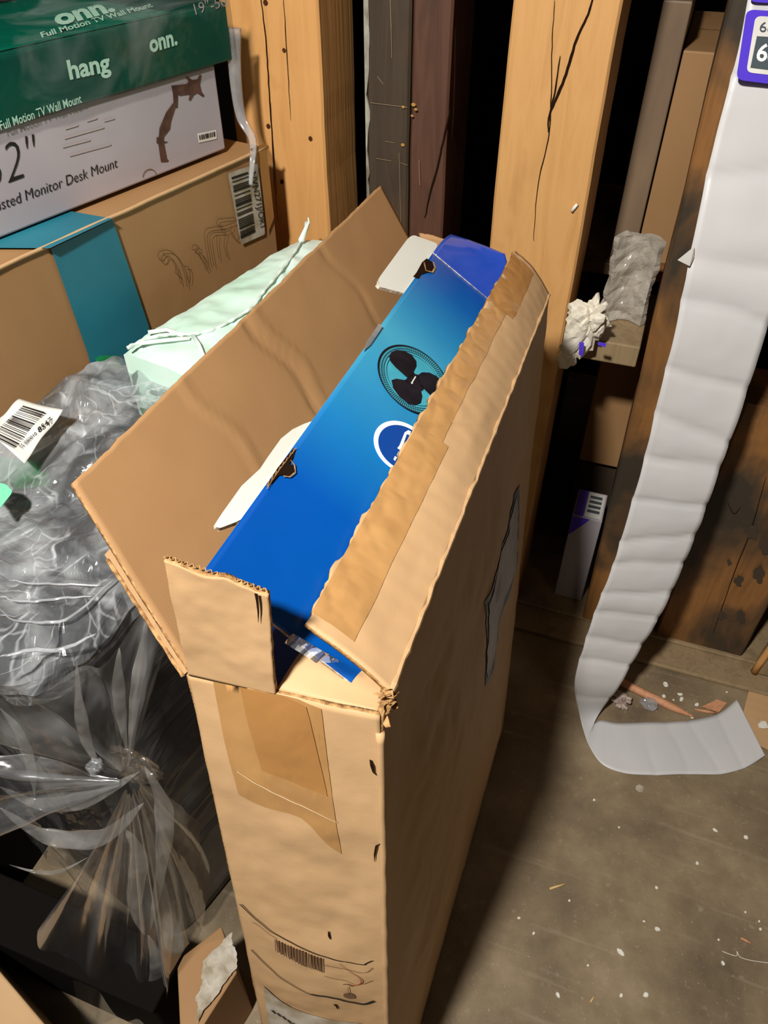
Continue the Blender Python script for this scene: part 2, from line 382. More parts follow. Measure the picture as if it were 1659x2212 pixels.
def film(name, milky=.35, tint=(.9, .92, .94, 1), rough=.12, lo=.45, hi=.75, scale=9, base=.05, fres=.8):
    m = bpy.data.materials.new(name); m.use_nodes = True; t = m.node_tree; t.nodes.clear()
    out = N(t, 'ShaderNodeOutputMaterial'); tr = N(t, 'ShaderNodeBsdfTransparent'); tr.inputs[0].default_value = (.96, .97, .98, 1)
    df = N(t, 'ShaderNodeBsdfDiffuse'); df.inputs[0].default_value = tint
    tl = N(t, 'ShaderNodeBsdfTranslucent'); tl.inputs[0].default_value = tint
    gl = N(t, 'ShaderNodeBsdfGlossy'); gl.inputs['Roughness'].default_value = rough
    v = coords(t); n = N(t, 'ShaderNodeTexNoise'); n.inputs['Scale'].default_value = scale; n.inputs['Detail'].default_value = 4; n.inputs['Distortion'].default_value = 1.5; t.links.new(v, n.inputs[0])
    r = ramp(t, [(lo, (base, base, base, 1)), (hi, (milky, milky, milky, 1))], n.outputs[0])
    m0 = N(t, 'ShaderNodeMixShader'); m0.inputs[0].default_value = .4; t.links.new(df.outputs[0], m0.inputs[1]); t.links.new(tl.outputs[0], m0.inputs[2])
    m1 = N(t, 'ShaderNodeMixShader'); t.links.new(r.outputs[0], m1.inputs[0]); t.links.new(tr.outputs[0], m1.inputs[1]); t.links.new(m0.outputs[0], m1.inputs[2])
    lw = N(t, 'ShaderNodeLayerWeight'); lw.inputs[0].default_value = .35
    ml = N(t, 'ShaderNodeMath', operation='MULTIPLY_ADD'); t.links.new(lw.outputs['Fresnel'], ml.inputs[0]); ml.inputs[1].default_value = fres; ml.inputs[2].default_value = .03*fres
    m2 = N(t, 'ShaderNodeMixShader'); t.links.new(ml.outputs[0], m2.inputs[0]); t.links.new(m1.outputs[0], m2.inputs[1]); t.links.new(gl.outputs[0], m2.inputs[2])
    t.links.new(m2.outputs[0], out.inputs[0]); return m
def film_streak(name, milky, tint):
    m = film(name, milky, tint, .16, .42, .70, 1, .02); t = m.node_tree
    for n in t.nodes:
        if n.type == 'MATH': n.inputs[1].default_value = .28
    mp = [n for n in t.nodes if n.type == 'MAPPING'][0]; tc = [n for n in t.nodes if n.type == 'TEX_COORD'][0]
    mp.inputs['Scale'].default_value = (4.5, 1.3, 1); t.links.new(tc.outputs['UV'], mp.inputs[0])
    nn = [n for n in t.nodes if n.type == 'TEX_NOISE'][0]; nn.inputs['Distortion'].default_value = .35; nn.inputs['Detail'].default_value = 3
    return m
def film_crinkled(name):
    """clear film with whitened crease lines"""
    m = film(name, .60, (.86, .89, .91, 1), .09, .40, .70, 8, .12); t = m.node_tree
    mixes = [n for n in t.nodes if n.type == 'MIX_SHADER']; rp_ = [n for n in t.nodes if n.type == 'VALTORGB'][0]
    tc = N(t, 'ShaderNodeTexCoord'); nn = N(t, 'ShaderNodeTexNoise'); nn.inputs['Scale'].default_value = 6; nn.inputs['Detail'].default_value = 3; t.links.new(tc.outputs['Object'], nn.inputs[0])
    mx = N(t, 'ShaderNodeMix', data_type='VECTOR'); mx.inputs[0].default_value = .16; t.links.new(tc.outputs['Object'], mx.inputs[4]); t.links.new(nn.outputs['Color'], mx.inputs[5])
    acc = rp_.outputs[0]; hs = None
    for sc_, wd, am in ((13, .035, .42), (31, .05, .30)):
        vo = N(t, 'ShaderNodeTexVoronoi', feature='DISTANCE_TO_EDGE'); vo.inputs['Scale'].default_value = sc_; t.links.new(mx.outputs[1], vo.inputs['Vector'])
        r = ramp(t, [(0, (am, am, am, 1)), (wd, (0, 0, 0, 1))], vo.outputs['Distance'])
        n3 = N(t, 'ShaderNodeTexNoise'); n3.inputs['Scale'].default_value = 17; t.links.new(tc.outputs['Object'], n3.inputs[0]); r3 = ramp(t, [(.45, (0, 0, 0, 1)), (.6, (1, 1, 1, 1))], n3.outputs[0])
        ml = N(t, 'ShaderNodeMath', operation='MULTIPLY'); t.links.new(r.outputs[0], ml.inputs[0]); t.links.new(r3.outputs[0], ml.inputs[1])
        ad_ = N(t, 'ShaderNodeMath', operation='ADD'); t.links.new(acc, ad_.inputs[0]); t.links.new(ml.outputs[0], ad_.inputs[1]); acc = ad_.outputs[0]
        if hs is None: hs = vo
    t.links.new(acc, [x for x in mixes if any(l.from_node == rp_ for l in x.inputs[0].links)][0].inputs[0])
    bp = N(t, 'ShaderNodeBump'); bp.inputs['Strength'].default_value = .9; bp.inputs['Distance'].default_value = .01; t.links.new(hs.outputs['Distance'], bp.inputs['Height'])
    for n in t.nodes:
        if n.type == 'BSDF_GLOSSY': t.links.new(bp.outputs[0], n.inputs['Normal'])
    return m
M['film'] = film_crinkled('clear_plastic_film')
M['film_fold'] = film('clear_plastic_fold', .5, base=.25, scale=14)
M['film_thin'] = film('thin_shrink_film', .20, base=.0, scale=7, fres=.30)
M['greybox'] = noisy('greyish_carton', srgb(140, 116, 92), srgb(118, 98, 78), (14, 14, 4), .5, .3, .2, 40)
def mint():
    m, t, b = mat('mint_white_plastic_bag', srgb(196, 236, 214), .32, .5)
    b.inputs['Subsurface Weight'].default_value = .15; b.inputs['Subsurface Radius'].default_value = (.01, .02, .015)
    v = coords(t, (5, 2, 5)); n = N(t, 'ShaderNodeTexNoise'); n.inputs['Scale'].default_value = 2; n.inputs['Detail'].default_value = 3; t.links.new(v, n.inputs[0])
    r = ramp(t, [(.35, srgb(200, 236, 216)), (.65, srgb(220, 240, 230))], n.outputs[0]); t.links.new(r.outputs[0], b.inputs['Base Color']); return m
M['mintbag'] = mint()
M['mintwhite'] = flat('white_bag_seam', (226, 238, 230), .35)

# ================================================================== the setting
m = MB(); m.poly([(-3, -1.2, 0), (2.6, -1.2, 0), (2.6, 2.6, 0), (-3, 2.6, 0)]); tag(m.build('floor', M['floor']), kind='structure')
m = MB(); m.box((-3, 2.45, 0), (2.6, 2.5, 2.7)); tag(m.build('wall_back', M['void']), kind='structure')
m = MB(); m.box((-3, -1.2, 0), (-2.95, 2.45, 2.7)); tag(m.build('wall_left', M['wood_dark']), kind='structure')
# bottom plate of the stud wall
m = MB(); m.box((-1.6, 1.225, 0), (1.6, 1.50, .012)); m.box((-1.6, 1.30, .012), (1.6, 1.50, .02)); tag(m.build('trim_1', M['wood_grey'], bevel=.004), kind='structure')

def stud(name, x0, x1, y0, y1, z0, z1, material, label, cracks=(), knots=(), waver=.002, lean=0.0):
    t = thing(name, label, 'timber post', ((x0+x1)/2, (y0+y1)/2, z0))
    mb = MB(); nz_ = 60
    def ring(z):
        a = .004
        c = [(x0+a, y0), (x1-a, y0), (x1, y0+a), (x1, y1-a), (x1-a, y1), (x0+a, y1), (x0, y1-a), (x0, y0+a)]
        return [V((x+lean*(z-.02)+waver*fbm((x, 0, z), 4, 1), y+waver*fbm((0, y, z), 5, 2)*.6, z)) for x, y in c]
    b = 0
    rings = [ring(z0+(z1-z0)*k/nz_) for k in range(nz_+1)]
    for r_ in rings: mb.v += r_
    for k in range(nz_):
        for i in range(8):
            mb.f.append((k*8+i, k*8+(i+1) % 8, (k+1)*8+(i+1) % 8, (k+1)*8+i)); mb.m.append(0); mb.uv.append([(0, 0)]*4)
    mb.f.append(tuple(reversed(range(8)))); mb.m.append(0); mb.uv.append([(0, 0)]*8)
    mb.f.append(tuple(nz_*8+i for i in range(8))); mb.m.append(0); mb.uv.append([(0, 0)]*8)
    mb.build('timber', material, t)
    pl = Plane((x0, y0, 0), (x1, y0, 0), (x0, y0, 1))
    if cracks:
        cb = MB()
        for c in cracks:
            pts, wd = c
            cp = [(p.x+1.2*nz((p.x, p.y, 0), .08), p.y) for p in curve_px(pts, 6)]
            nC = len(cp); strokes(cb, pl, cp, [wd*(.35+.65*math.sin(PI*(i+.5)/nC))*(.8+.5*abs(nz((i, 0, 0), .7))) for i in range(nC)], off=.003)
        cb.build('crack', M['crack'], t)
    for kx, ky, kr in knots:
        decal('nail_hole', pl, ell((kx, ky), (kr*.8, 0), (0, kr), 12), M['knot'], t, .0034)
    return t, pl

ZT = 2.6
stud('wooden_post', -.755, -.577, 1.30, 1.45, .02, ZT, M['wood_a'], 'pale yellow wooden post with long cracks, behind the stacked boxes on the left',
     cracks=[([(561, -20), (573, 80), (580, 180), (588, 300), (598, 420)], .0022), ([(611, -20), (617, 80), (623, 180), (628, 260)], .0012), ([(584, 220), (590, 350), (600, 480)], .0016)],
     knots=[(613, 108, 4.5), (579, 272, 5), (670, 299, 5), (609, 393, 5), (573, 5, 6)])
t2, pl2 = stud('wooden_post', -.535, -.455, 1.40, 1.55, .02, ZT, M['wood_dark'], 'blackened dark wooden post standing between the two yellow posts, left half')
# the reddish half nailed to it
t2b, pl2b = stud('wooden_post', -.4535, -.385, 1.405, 1.55, .02, ZT, M['wood_red'], 'reddish dark wooden post nailed right of the blackened post, with a slanting crack',
     cracks=[([(972, 235), (958, 300), (945, 360), (928, 420), (918, 470)], .004), ([(984, 60), (981, 200), (976, 300)], .002)])
mb = MB()
for (a, b_, c) in (((843, 0), (845, 60), .001), ((845, 60), (846, 125), .0008), ((862, 330), (866, 480), .0007)):
    strokes(mb, pl2, [a, b_], c, .003)
for (a, b_) in (((815, 165), (828, 182)), ((800, 222), (880, 232)), ((832, 305), (852, 309)), ((812, 342), (845, 348)), ((865, 352), (880, 357)), ((905, 345), (907, 400))):
    strokes(mb, pl2, [a, b_], .0008, .003)
mb.build('pale_scuff', M['scuff'], t2)
mb = MB()
for c, r in (((871, 231), 3), ((870, 313), 3.5), ((893, 226), 4), ((898, 236), 3), ((890, 250), 2.5)):
    mb.poly([pl2.at(p, .0036) for p in ell(c, (r*1.2, r*.3), (-r*.2, r), 9)])
mb.build('yellow_scuff', M['gold'], t2)
# flaking white paint along its left edge
m = MB()
m.grid(lambda u, v: V((-.5375+.0095*u*(.7+.6*fbm((0, 0, v*9), 3, 4)), 1.3965, .75+1.2*v)), 2, 90)
m.build('white_paint_edge', M['paint'], t2, solid=.004)
stud('wooden_post', -.268, -.112, 1.30, 1.46, .02, ZT, M['wood_b'], 'pale yellow wooden post with a slanting dark split, behind the open shipping carton',
     cracks=[([(1287, -30), (1270, 30), (1245, 85), (1222, 160), (1200, 215), (1186, 250), (1184, 285)], .0042), ([(1198, 0), (1192, 100), (1190, 220), (1184, 300), (1162, 400), (1152, 520)], .0016),
             ([(1210, 120), (1198, 200), (1190, 230)], .0022)], knots=[])
stud('wooden_post', .055, .20, 1.30, 1.46, .02, ZT, M['wood_old'], 'dark stained wooden post right behind the hanging paper strip', lean=-.022)
t5, pl5 = stud('wooden_post', .232, .432, 1.31, 1.44, .02, .70, M['wood_old'], 'stained wooden stud with black blotches, cut short where shade blackens its upper part, at the right edge of the photo',  # ends low so its shaded upper part reads as black gap
     cracks=[([(1655, 1030), (1620, 1150), (1585, 1240), (1540, 1370)], .0022), ([(1572, 1085), (1585, 1110), (1600, 1095)], .002)])
mb = MB()
rnd = random.Random(4)
for c, r in (((1625, 1150), 22), ((1595, 1255), 17), ((1640, 1240), 26), ((1560, 1330), 14), ((1600, 1330), 18), ((1652, 1180), 24), ((1575, 1215), 9)):
    pts = []
    for k in range(22):
        a = 2*PI*k/22; rr = r*(.75+.45*nz((math.cos(a), math.sin(a), r), 1.7)); pts.append(pl5.at((c[0]+math.cos(a)*rr*.7, c[1]+math.sin(a)*rr), .0035))
    mb.poly(pts)
mb.build('black_stain', flat('dark_stain', (66, 54, 42), .7), t5)
# grey stud leaning at the far right
t = thing('wooden_post', 'grey board with a round brown edge beside the blotched cut-down stud, at the right edge', 'board', (.5, 1.3, 0.02))
m = MB(); m.hexa([(.462, 1.27, .02), (.60, 1.27, .02), (.60, 1.31, .02), (.462, 1.31, .02), (.49, 1.28, .7), (.62, 1.28, .7), (.62, 1.32, .7), (.49, 1.32, .7)]); m.build('board', M['wood_grey'], t, bevel=.003)
m = MB(); m.tube([(.455, 1.265, .03), (.458, 1.266, .07), (.468, 1.268, .2), (.48, 1.27, .4), (.49, 1.272, .69)], .008, 8); m.build('round_brown_edge', M['wood_a'], t, True)  # round brown piece along the board's left edge

# ledge (blocking) between the studs
t = thing('wooden_ledge', 'dusty short wooden ledge between two posts, under the crumpled paper', 'ledge', (-.04, 1.36, .735))
m = MB(); m.box((-.112, 1.302, .735), (.028, 1.41, .778)); m.build('plank', M['wood_grey'], t, bevel=.003)
# things behind the studs
def simple_box(name, label, cat, lo, hi, material, group=None, ang=0, bevel=.003, seam=True, parts=None):
    c = V(((lo[0]+hi[0])/2, (lo[1]+hi[1])/2, lo[2])); t = thing(name, label, cat, c, group)
    m = MB(); R = Matrix.Rotation(ang, 3, 'Z'); a = V(lo)-c; b = V(hi)-c
    P = [R @ V(q) + c for q in ((a.x,a.y,0),(b.x,a.y,0),(b.x,b.y,0),(a.x,b.y,0),(a.x,a.y,b.z),(b.x,a.y,b.z),(b.x,b.y,b.z),(a.x,b.y,b.z))]
    m.hexa(P); m.build('carton_body', material, t, bevel=bevel)
    if seam:
        m = MB(); m.poly([(P[4]+P[7])/2+V((0, -.002, .0012)), (P[5]+P[6])/2+V((0, -.002, .0012)), (P[5]+P[6])/2+V((0, .002, .0012)), (P[4]+P[7])/2+V((0, .002, .0012))]); m.build('lid_seam', M['card_edge'], t)
    return t, P
simple_box('cardboard_box', 'tan cardboard box behind the post wall, tallest one seen through the right gap', 'box', (-.022, 1.62, .80), (.30, 2.0, 1.185), M['card_dk'])
simple_box('cardboard_box', 'greyish narrow box standing left of the tan box behind the posts', 'box', (-.072, 1.60, .80), (-.024, 1.9, 1.26), M['greybox'], seam=False)
t = thing('storage_shelf', 'dark board shelf behind the posts carrying the tan and grey boxes', 'shelf', (0, 1.78, .0))
m = MB(); m.box((-.185, 1.585, .775), (.6, 2.05, .80)); m.build('shelf_board', M['wood_old'], t, bevel=.002)
for x in (-.17, .56):
    m = MB(); m.box((x-.01, 1.6, 0), (x+.03, 2.04, .775)); m.build('leg', M['wood_dark'], t)
# translucent bag of stuff on the ledge
t = thing('plastic_bag', 'small grey translucent plastic bag standing on the ledge beside the crumpled paper', 'bag', (.0, 1.38, .779))
def bagf(u, v):
    p = V((-.052+.070*u, 1.375+.02*math.sin(u*3)+.01*v, .780+.16*v)); return p+V((0, -1, 0))*(.012*crump(p, 25, 3)+.004*fbm(p, 30, 2))
m = MB(); m.grid(bagf, 30, 40); m.build('bag_film', noisy('grey_bag_plastic', srgb(156, 148, 134), srgb(180, 172, 160), (30, 30, 12), .2, .6, .3, 30), t, solid=.012)
# brown box and white purple-labelled box low behind the studs
simple_box('cardboard_box', 'brown cardboard box low behind the post wall, above the white box', 'box', (-.043, 1.56, .30), (.14, 1.9, .60), M['card_dk'], seam=False)
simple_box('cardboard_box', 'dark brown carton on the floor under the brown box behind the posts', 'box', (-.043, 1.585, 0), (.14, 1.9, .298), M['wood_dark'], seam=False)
# white box with purple label between the studs
t = thing('label_box', 'narrow white box with a purple label standing between two posts, near the floor', 'box', (.01, 1.40, .02))
WX0, WX1, WY0, WY1, WZ = -.024, .044, 1.352, 1.45, .30
m = MB(); m.box((WX0, WY0, .022), (WX1, WY1, WZ)); m.build('carton_body', M['white_box'], t, bevel=.002)
plw = Plane((0, 0, WZ), (1, 0, WZ), (0, 1, WZ)); plwf = Plane((0, WY0, 0), (1, WY0, 0), (0, WY0, 1))
def wp(x, y, z, o=.001): return V((x, y, z))
m = MB(); m.poly([(WX0+.002, WY0+.002, WZ+.001), (WX0+.024, WY0+.002, WZ+.001), (WX0+.024, WY1-.002, WZ+.001), (WX0+.002, WY1-.002, WZ+.001)])
m.poly([(WX0+.001, WY0-.001, WZ-.062), (WX0+.010, WY0-.001, WZ-.05), (WX0+.034, WY0-.001, WZ-.012), (WX0+.040, WY0-.001, WZ-.001), (WX0+.001, WY0-.001, WZ-.001)])
m.build('purple_print', M['purple'], t)
m = MB(); m.poly([(WX0+.026, WY0+.004, WZ+.0012), (WX1-.004, WY0+.004, WZ+.0012), (WX1-.004, WY1-.006, WZ+.0012), (WX0+.026, WY1-.006, WZ+.0012)]); m.build('label', M['sticker'], t)
m = MB()
for k in range(4):
    y = WY0+.02+k*.017; m.poly([(WX0+.030, y, WZ+.0018), (WX1-.010, y, WZ+.0018), (WX1-.010, y+.010, WZ+.0018), (WX0+.030, y+.010, WZ+.0018)])
m.build('print_block', M['slate'], t)

# crumpled paper on the ledge
def wad(c, r, seed, sub=4):
    """a crumpled sheet: flat facets between sharp folds"""
    bm = bmesh.new(); bmesh.ops.create_icosphere(bm, subdivisions=sub, radius=1); rnd = random.Random(seed)
    pl_ = [(V((rnd.gauss(0, 1), rnd.gauss(0, 1), rnd.gauss(0, 1))).normalized(), rnd.uniform(.55, .95)) for _ in range(26)]
    cr_ = [(V((rnd.gauss(0, 1), rnd.gauss(0, 1), rnd.gauss(0, 1))).normalized(), rnd.uniform(-.6, .6), rnd.uniform(.10, .26)) for _ in range(12)]
    for v in bm.verts:
        d = V(v.co).normalized(); k = 1.25
        for n, h in pl_:
            q = d.dot(n)
            if q > .05: k = min(k, h/q)
        for n, h, a in cr_: k -= a*max(0, 1-abs(d.dot(n)-h)/.16)
        k = max(k, .35)*(1+.10*nz(d, 6, seed)); v.co = V((c[0]+d.x*k*r[0]*1.25, c[1]+d.y*k*r[1]*1.25, c[2]+d.z*k*r[2]*1.25))
    m = MB(); bm.verts.ensure_lookup_table(); m.v = [V(v.co) for v in bm.verts]
    for f in bm.faces: m.f.append(tuple(v.index for v in f.verts)); m.m.append(0); m.uv.append([(0, 0)]*len(f.verts))
    bm.free(); return m
t = thing('crumpled_paper', 'crumpled white paper with purple print stuck at the ledge against the yellow post', 'paper', (-.07, 1.28, .73))
def crumpled(c, R_, squash, seed, n=64, f=22, amp=.4):
    m = MB()
    def g(u, v):
        a = 2*PI*u; b = PI*(v-.5); d = V((math.cos(a)*math.cos(b), math.sin(a)*math.cos(b), math.sin(b)))
        w_ = d+V((nz(d, 1.7, seed), nz(d, 1.7, seed+1), nz(d, 1.7, seed+2)))*.6
        rg = sum((1-abs(nz(w_, q_, seed+q_))*2.2)*a_ for q_, a_ in ((1.1, .55), (2.2, .32), (4.1, .12)))
        r = .62+amp*.95*rg+.30*nz(d, 1.2, seed)
        return V(c)+V((d.x*squash[0], d.y*squash[1], d.z*squash[2]))*r*R_
    m.grid(g, n, n//2); return m
m = wad((-.070, 1.266, .838), (.043, .028, .052), 5); m.build('paper_wad', M['paper_cr'], t)
m = wad((-.086, 1.262, .775), (.024, .016, .042), 9); m.build('paper_tail', M['paper_cr'], t)
m = MB()
plc = Plane((0, 1.2385, 0), (1, 1.2385, 0), (0, 1.2385, 1))
P = [(1252, 738), (1262, 740), (1260, 768), (1251, 764)]; m.poly([plc.at(p) for p in P])
m.poly([plc.at(p) for p in [(1292, 738), (1310, 742), (1308, 748), (1292, 743)]])
m.build('purple_print', M['purple'], t, solid=.004)

# ------------------------------------------------------------------ hanging paper strip
def strip():
    L = []; Rr = []
    up_l = [((1622, -40), .955), ((1590, 130), .99), ((1545, 300), 1.035), ((1497, 520), 1.09), ((1462, 700), 1.15), ((1425, 850), 1.22), ((1390, 1000), 1.295), ((1358, 1110), 1.355), ((1325, 1220), 1.42), ((1290, 1310), 1.48), ((1260, 1400), 1.545), ((1241, 1475), 1.595)]
    up_r = [((1882, 0), .955), ((1830, 160), .99), ((1773, 340), 1.035), ((1712, 560), 1.09), ((1652, 730), 1.15), ((1604, 880), 1.22), ((1552, 1025), 1.295), ((1516, 1125), 1.355), ((1476, 1225), 1.42), ((1430, 1325), 1.48), ((1382, 1405), 1.545), ((1338, 1482), 1.60)]
    for p, d in up_l: L.append(ad(p, d))
    for p, d in up_r: Rr.append(ad(p, d))
    fl = [((1252, 1545), .028), ((1270, 1604), .006), ((1300, 1650), .002), ((1350, 1670), .002), ((1410, 1674), .003), ((1480, 1672), .004), ((1555, 1672), .005), ((1610, 1658), .008), ((1653, 1632), .014)]
    fr = [((1302, 1530), .030), ((1284, 1562), .010), ((1300, 1556), .003), ((1340, 1562), .002), ((1390, 1560), .002), ((1450, 1559), .003), ((1505, 1554), .008), ((1555, 1540), .012), ((1592, 1511), .018)]
    for p, z in fl: L.append(az(p, z))
    for p, z in fr: Rr.append(az(p, z))
    Ls = curve_px(L, 14); Rs = curve_px(Rr, 14); n = len(Ls)
    s = [0]
    for i in range(1, n): s.append(s[-1]+((Ls[i]+Rs[i])/2-(Ls[i-1]+Rs[i-1])/2).length)
    creases = [1.44, 1.51, 1.57, 1.63, 1.69, .10, .21, .33, .40, .51, .60, .665, .75, .83, .89, .96, 1.02, 1.09, 1.15, 1.27, 1.38]
    nu = 14; m = MB()
    def g(i, u):
        p = Ls[i].lerp(Rs[i], u); a = max(i-1, 0); b = min(i+1, n-1)
        t = (Ls[b]+Rs[b]-Ls[a]-Rs[a]).normalized(); w_ = (Rs[i]-Ls[i]).normalized(); nn = t.cross(w_).normalized()
        q = s[i]+.022*(u-.5)*math.sin(s[i]*9)+.006*nz((s[i]*6, u*2, 0))
        e = max(.3, min(1, p.z/.15))
        d = min(abs(q-c-.004*math.sin(c*40+u*3)) for c in creases)
        h = (.0030*max(0, 1-d/.009)+.0028*max(0, 1-d/.032))
        h = h*e+.0012*fbm(p, 14, 3)*e
        q = p+nn*h*(-1); q.z = max(q.z, .0012); return q
    b = len(m.v)
    for i in range(n):
        for k in range(nu+1): m.v.append(g(i, k/nu))
    for i in range(n-1):
        for k in range(nu):
            a = i*(nu+1)+k; m.f.append((a, a+1, a+nu+2, a+nu+1)); m.m.append(0); m.uv.append([(0, 0)]*4)
    return m, Ls, Rs
t = thing('paper_strip', 'long white creased paper strip hanging before the posts and curling on the floor', 'paper strip', (.1, 1.1, 0))
ms, Ls, Rs = strip(); ms.build('paper_ribbon', M['paper'], t, True, solid=.0004)
pls = Plane(ad((1622, -40), .955-.005), ad((1590, 190), .999-.005), ad((1830, 160), .99-.005))
def rrect(a, b, c, d, r=.12, n=5):
    """rounded quad in pixels"""
    Q = [V((*q, 0)) for q in (a, b, c, d)]; out = []
    for i in range(4):
        p = Q[i]; p0 = p.lerp(Q[i-1], r); p1 = p.lerp(Q[(i+1) % 4], r)
        for k in range(n+1):
            u = k/n; q = p0*(1-u)**2+p*2*u*(1-u)+p1*u*u; out.append((q.x, q.y))
    return out
pf_ = decal('purple_frame', pls, rrect((1613, 20), (1800, 32), (1770, 195), (1590, 172), .10), M['purple'], t, .001)
decal('white_panel', pls, rrect((1632, 34), (1778, 44), (1752, 172), (1612, 156), .10), M['sticker'], pf_, .0018)
decal('dark_panel', pls, [(1635, 78), (1768, 86), (1750, 162), (1621, 146)], M['slate'], pf_, .0026)
decal('purple_frame', pls, rrect((1632, -80), (1800, -70), (1790, 14), (1620, 4), .10), M['purple'], t, .001)
text('price_text', '68', pls, (1640, 68), (1672, 71), (1643, 46), M['slate'], pf_, .0, .003)
text('price_text', '68', pls, (1632, 130), (1680, 136), (1640, 93), M['print_white'], pf_, .02, .0034)
# little torn corner sticking out of the strip's left edge
m = MB(); a = ad((1500, 533), 1.088); b = ad((1464, 562), 1.09); c = ad((1490, 575), 1.1); d = ad((1500, 555), 1.1)
m.poly([a, b, c, d]); m.build('torn_corner', M['sticker'], t, solid=.0006)

# ------------------------------------------------------------------ carton stack on the left
an = math.radians(78.0)
def facebox(plane, near_px, far_px, depth, z0, z1, ny=None):
    """a box whose visible face lies in `plane`; returns the 8 corners (face edge first)"""
    A = plane.at(near_px); B = plane.at(far_px); back = -plane.n*depth
    A = V((A.x, A.y, 0)); B = V((B.x, B.y, 0)); back.z = 0
    return [V((q.x, q.y, z)) for z in (z0, z1) for q in (A, B, B+back, A+back)]
FP0 = V((-.65, 1.22, 1.075)); FD = V((math.cos(an), math.sin(an), 0))
pf = Plane(FP0, FP0+FD, FP0+V((0, 0, -1))); pft = Plane((0, 0, 1.075), (1, 0, 1.075), (0, 1, 1.075))
t = thing('faucet_box', 'long brown cardboard box with a teal stripe and faucet drawings, under the white carton', 'box', (-.8, .9, .0))
A = FP0-FD*.66; B = V(FP0); bk = -pf.n*.30
def fbox(A, B, bk, z0, z1): return [V((q.x, q.y, z)) for z in (z0, z1) for q in (A, B, B+bk, A+bk)]
m = MB()
P = fbox(A, B, bk, .02, 1.075)
def facegrid(m, a, b, c, d, nu, nv, amp, freq, seed):
    f = bil(a, b, c, d); n = (V(b)-V(a)).cross(V(d)-V(a)).normalized()
    m.grid(lambda u, v: f(u, v)+n*(amp*fbm(f(u, v), freq, seed)*min(1, 8*u, 8*(1-u), 8*v, 8*(1-v))), nu, nv)
facegrid(m, P[0], P[1], P[5], P[4], 40, 40, .0012, 4, 2)
for q in ((P[1], P[2], P[6], P[5]), (P[2], P[3], P[7], P[6]), (P[3], P[0], P[4], P[7]), (P[4], P[5], P[6], P[7]), (P[3], P[2], P[1], P[0])): m.poly(q)
m.build('carton_body', M['card_dk'], t)
# the slightly lifted lid edge along the top
m = MB(); e = [A+FD*(.66*k/30)+V((0, 0, 1.0765-A.z+.0015*nz((k*.3, 0, 0))))+pf.n*(.0015+.001*nz((k*.4, 2, 0))) for k in range(31)]
m.tube(e, .0035, 8, flat=.8); m.build('lid_edge', M['card'], t, True)
decal('teal_stripe', pf, [(110, 538), (243, 474), (320, 700), (352, 830), (215, 880), (205, 830), (190, 765)], M['teal'], t, .0042)
decal('teal_stripe', pft, [(108, 536), (243, 472), (60, 440), (-160, 500), (-60, 535)], M['teal'], t, .0038)
mb = MB(); mb2 = MB()
for pts in ([(345, 561), (342, 547), (357, 540), (374, 546), (389, 566), (399, 592), (405, 620)], [(352, 564), (362, 553), (371, 560), (382, 583), (391, 614)], [(345, 561), (352, 565), (358, 556), (352, 545)],
            [(381, 575), (379, 588), (388, 597)], [(398, 575), (407, 578), (411, 596), (409, 612)], [(404, 590), (404, 606)],
            [(417, 530), (415, 538), (424, 541), (430, 535), (422, 529), (417, 530)], [(427, 540), (440, 556), (451, 582)], [(423, 542), (436, 562), (446, 585)],
            [(452, 572), (442, 512), (446, 496), (460, 491), (482, 490)], [(462, 574), (453, 520), (456, 506), (466, 502), (480, 502)], [(473, 560), (468, 520), (470, 506)],
            [(468, 486), (470, 475), (484, 472), (506, 470)], [(470, 488), (484, 488), (508, 480)], [(480, 490), (478, 498), (486, 502), (500, 494), (500, 486)], [(506, 470), (514, 482), (517, 508), (513, 519), (504, 512), (498, 498)],
            [(489, 503), (484, 530), (491, 556)]):
    strokes(mb if pts[0][0] < 412 else mb2, pf, curve_px(pts, 5), .0011, .0035)
mb.build('faucet_drawing', M['ink_sketch'], t); mb2.build('faucet_drawing', M['ink_sketch'], t)
fl_ = decal('barcode_label', pf, rrect((492, 374), (557, 353), (573, 506), (521, 529), .06), M['label_old'], t, .0042)
mb = MB(); bars(mb, pf, (500, 383), (521, 520), (552, 505), (536, 371), 20, 5, .0052); mb.build('barcode', M['ink'], fl_)
text('label_text', 'NVN271J/OR1', pf, (541, 374), (563, 492), (553, 370), M['ink'], fl_, 0, .0054)
m = MB()   # shipping tape round the far corner
m.poly([pf.at(p, .0036) for p in ((540, 322), (575, 308), (592, 470), (578, 505), (560, 350))]); m.build('packing_tape', M['tape2'], t)

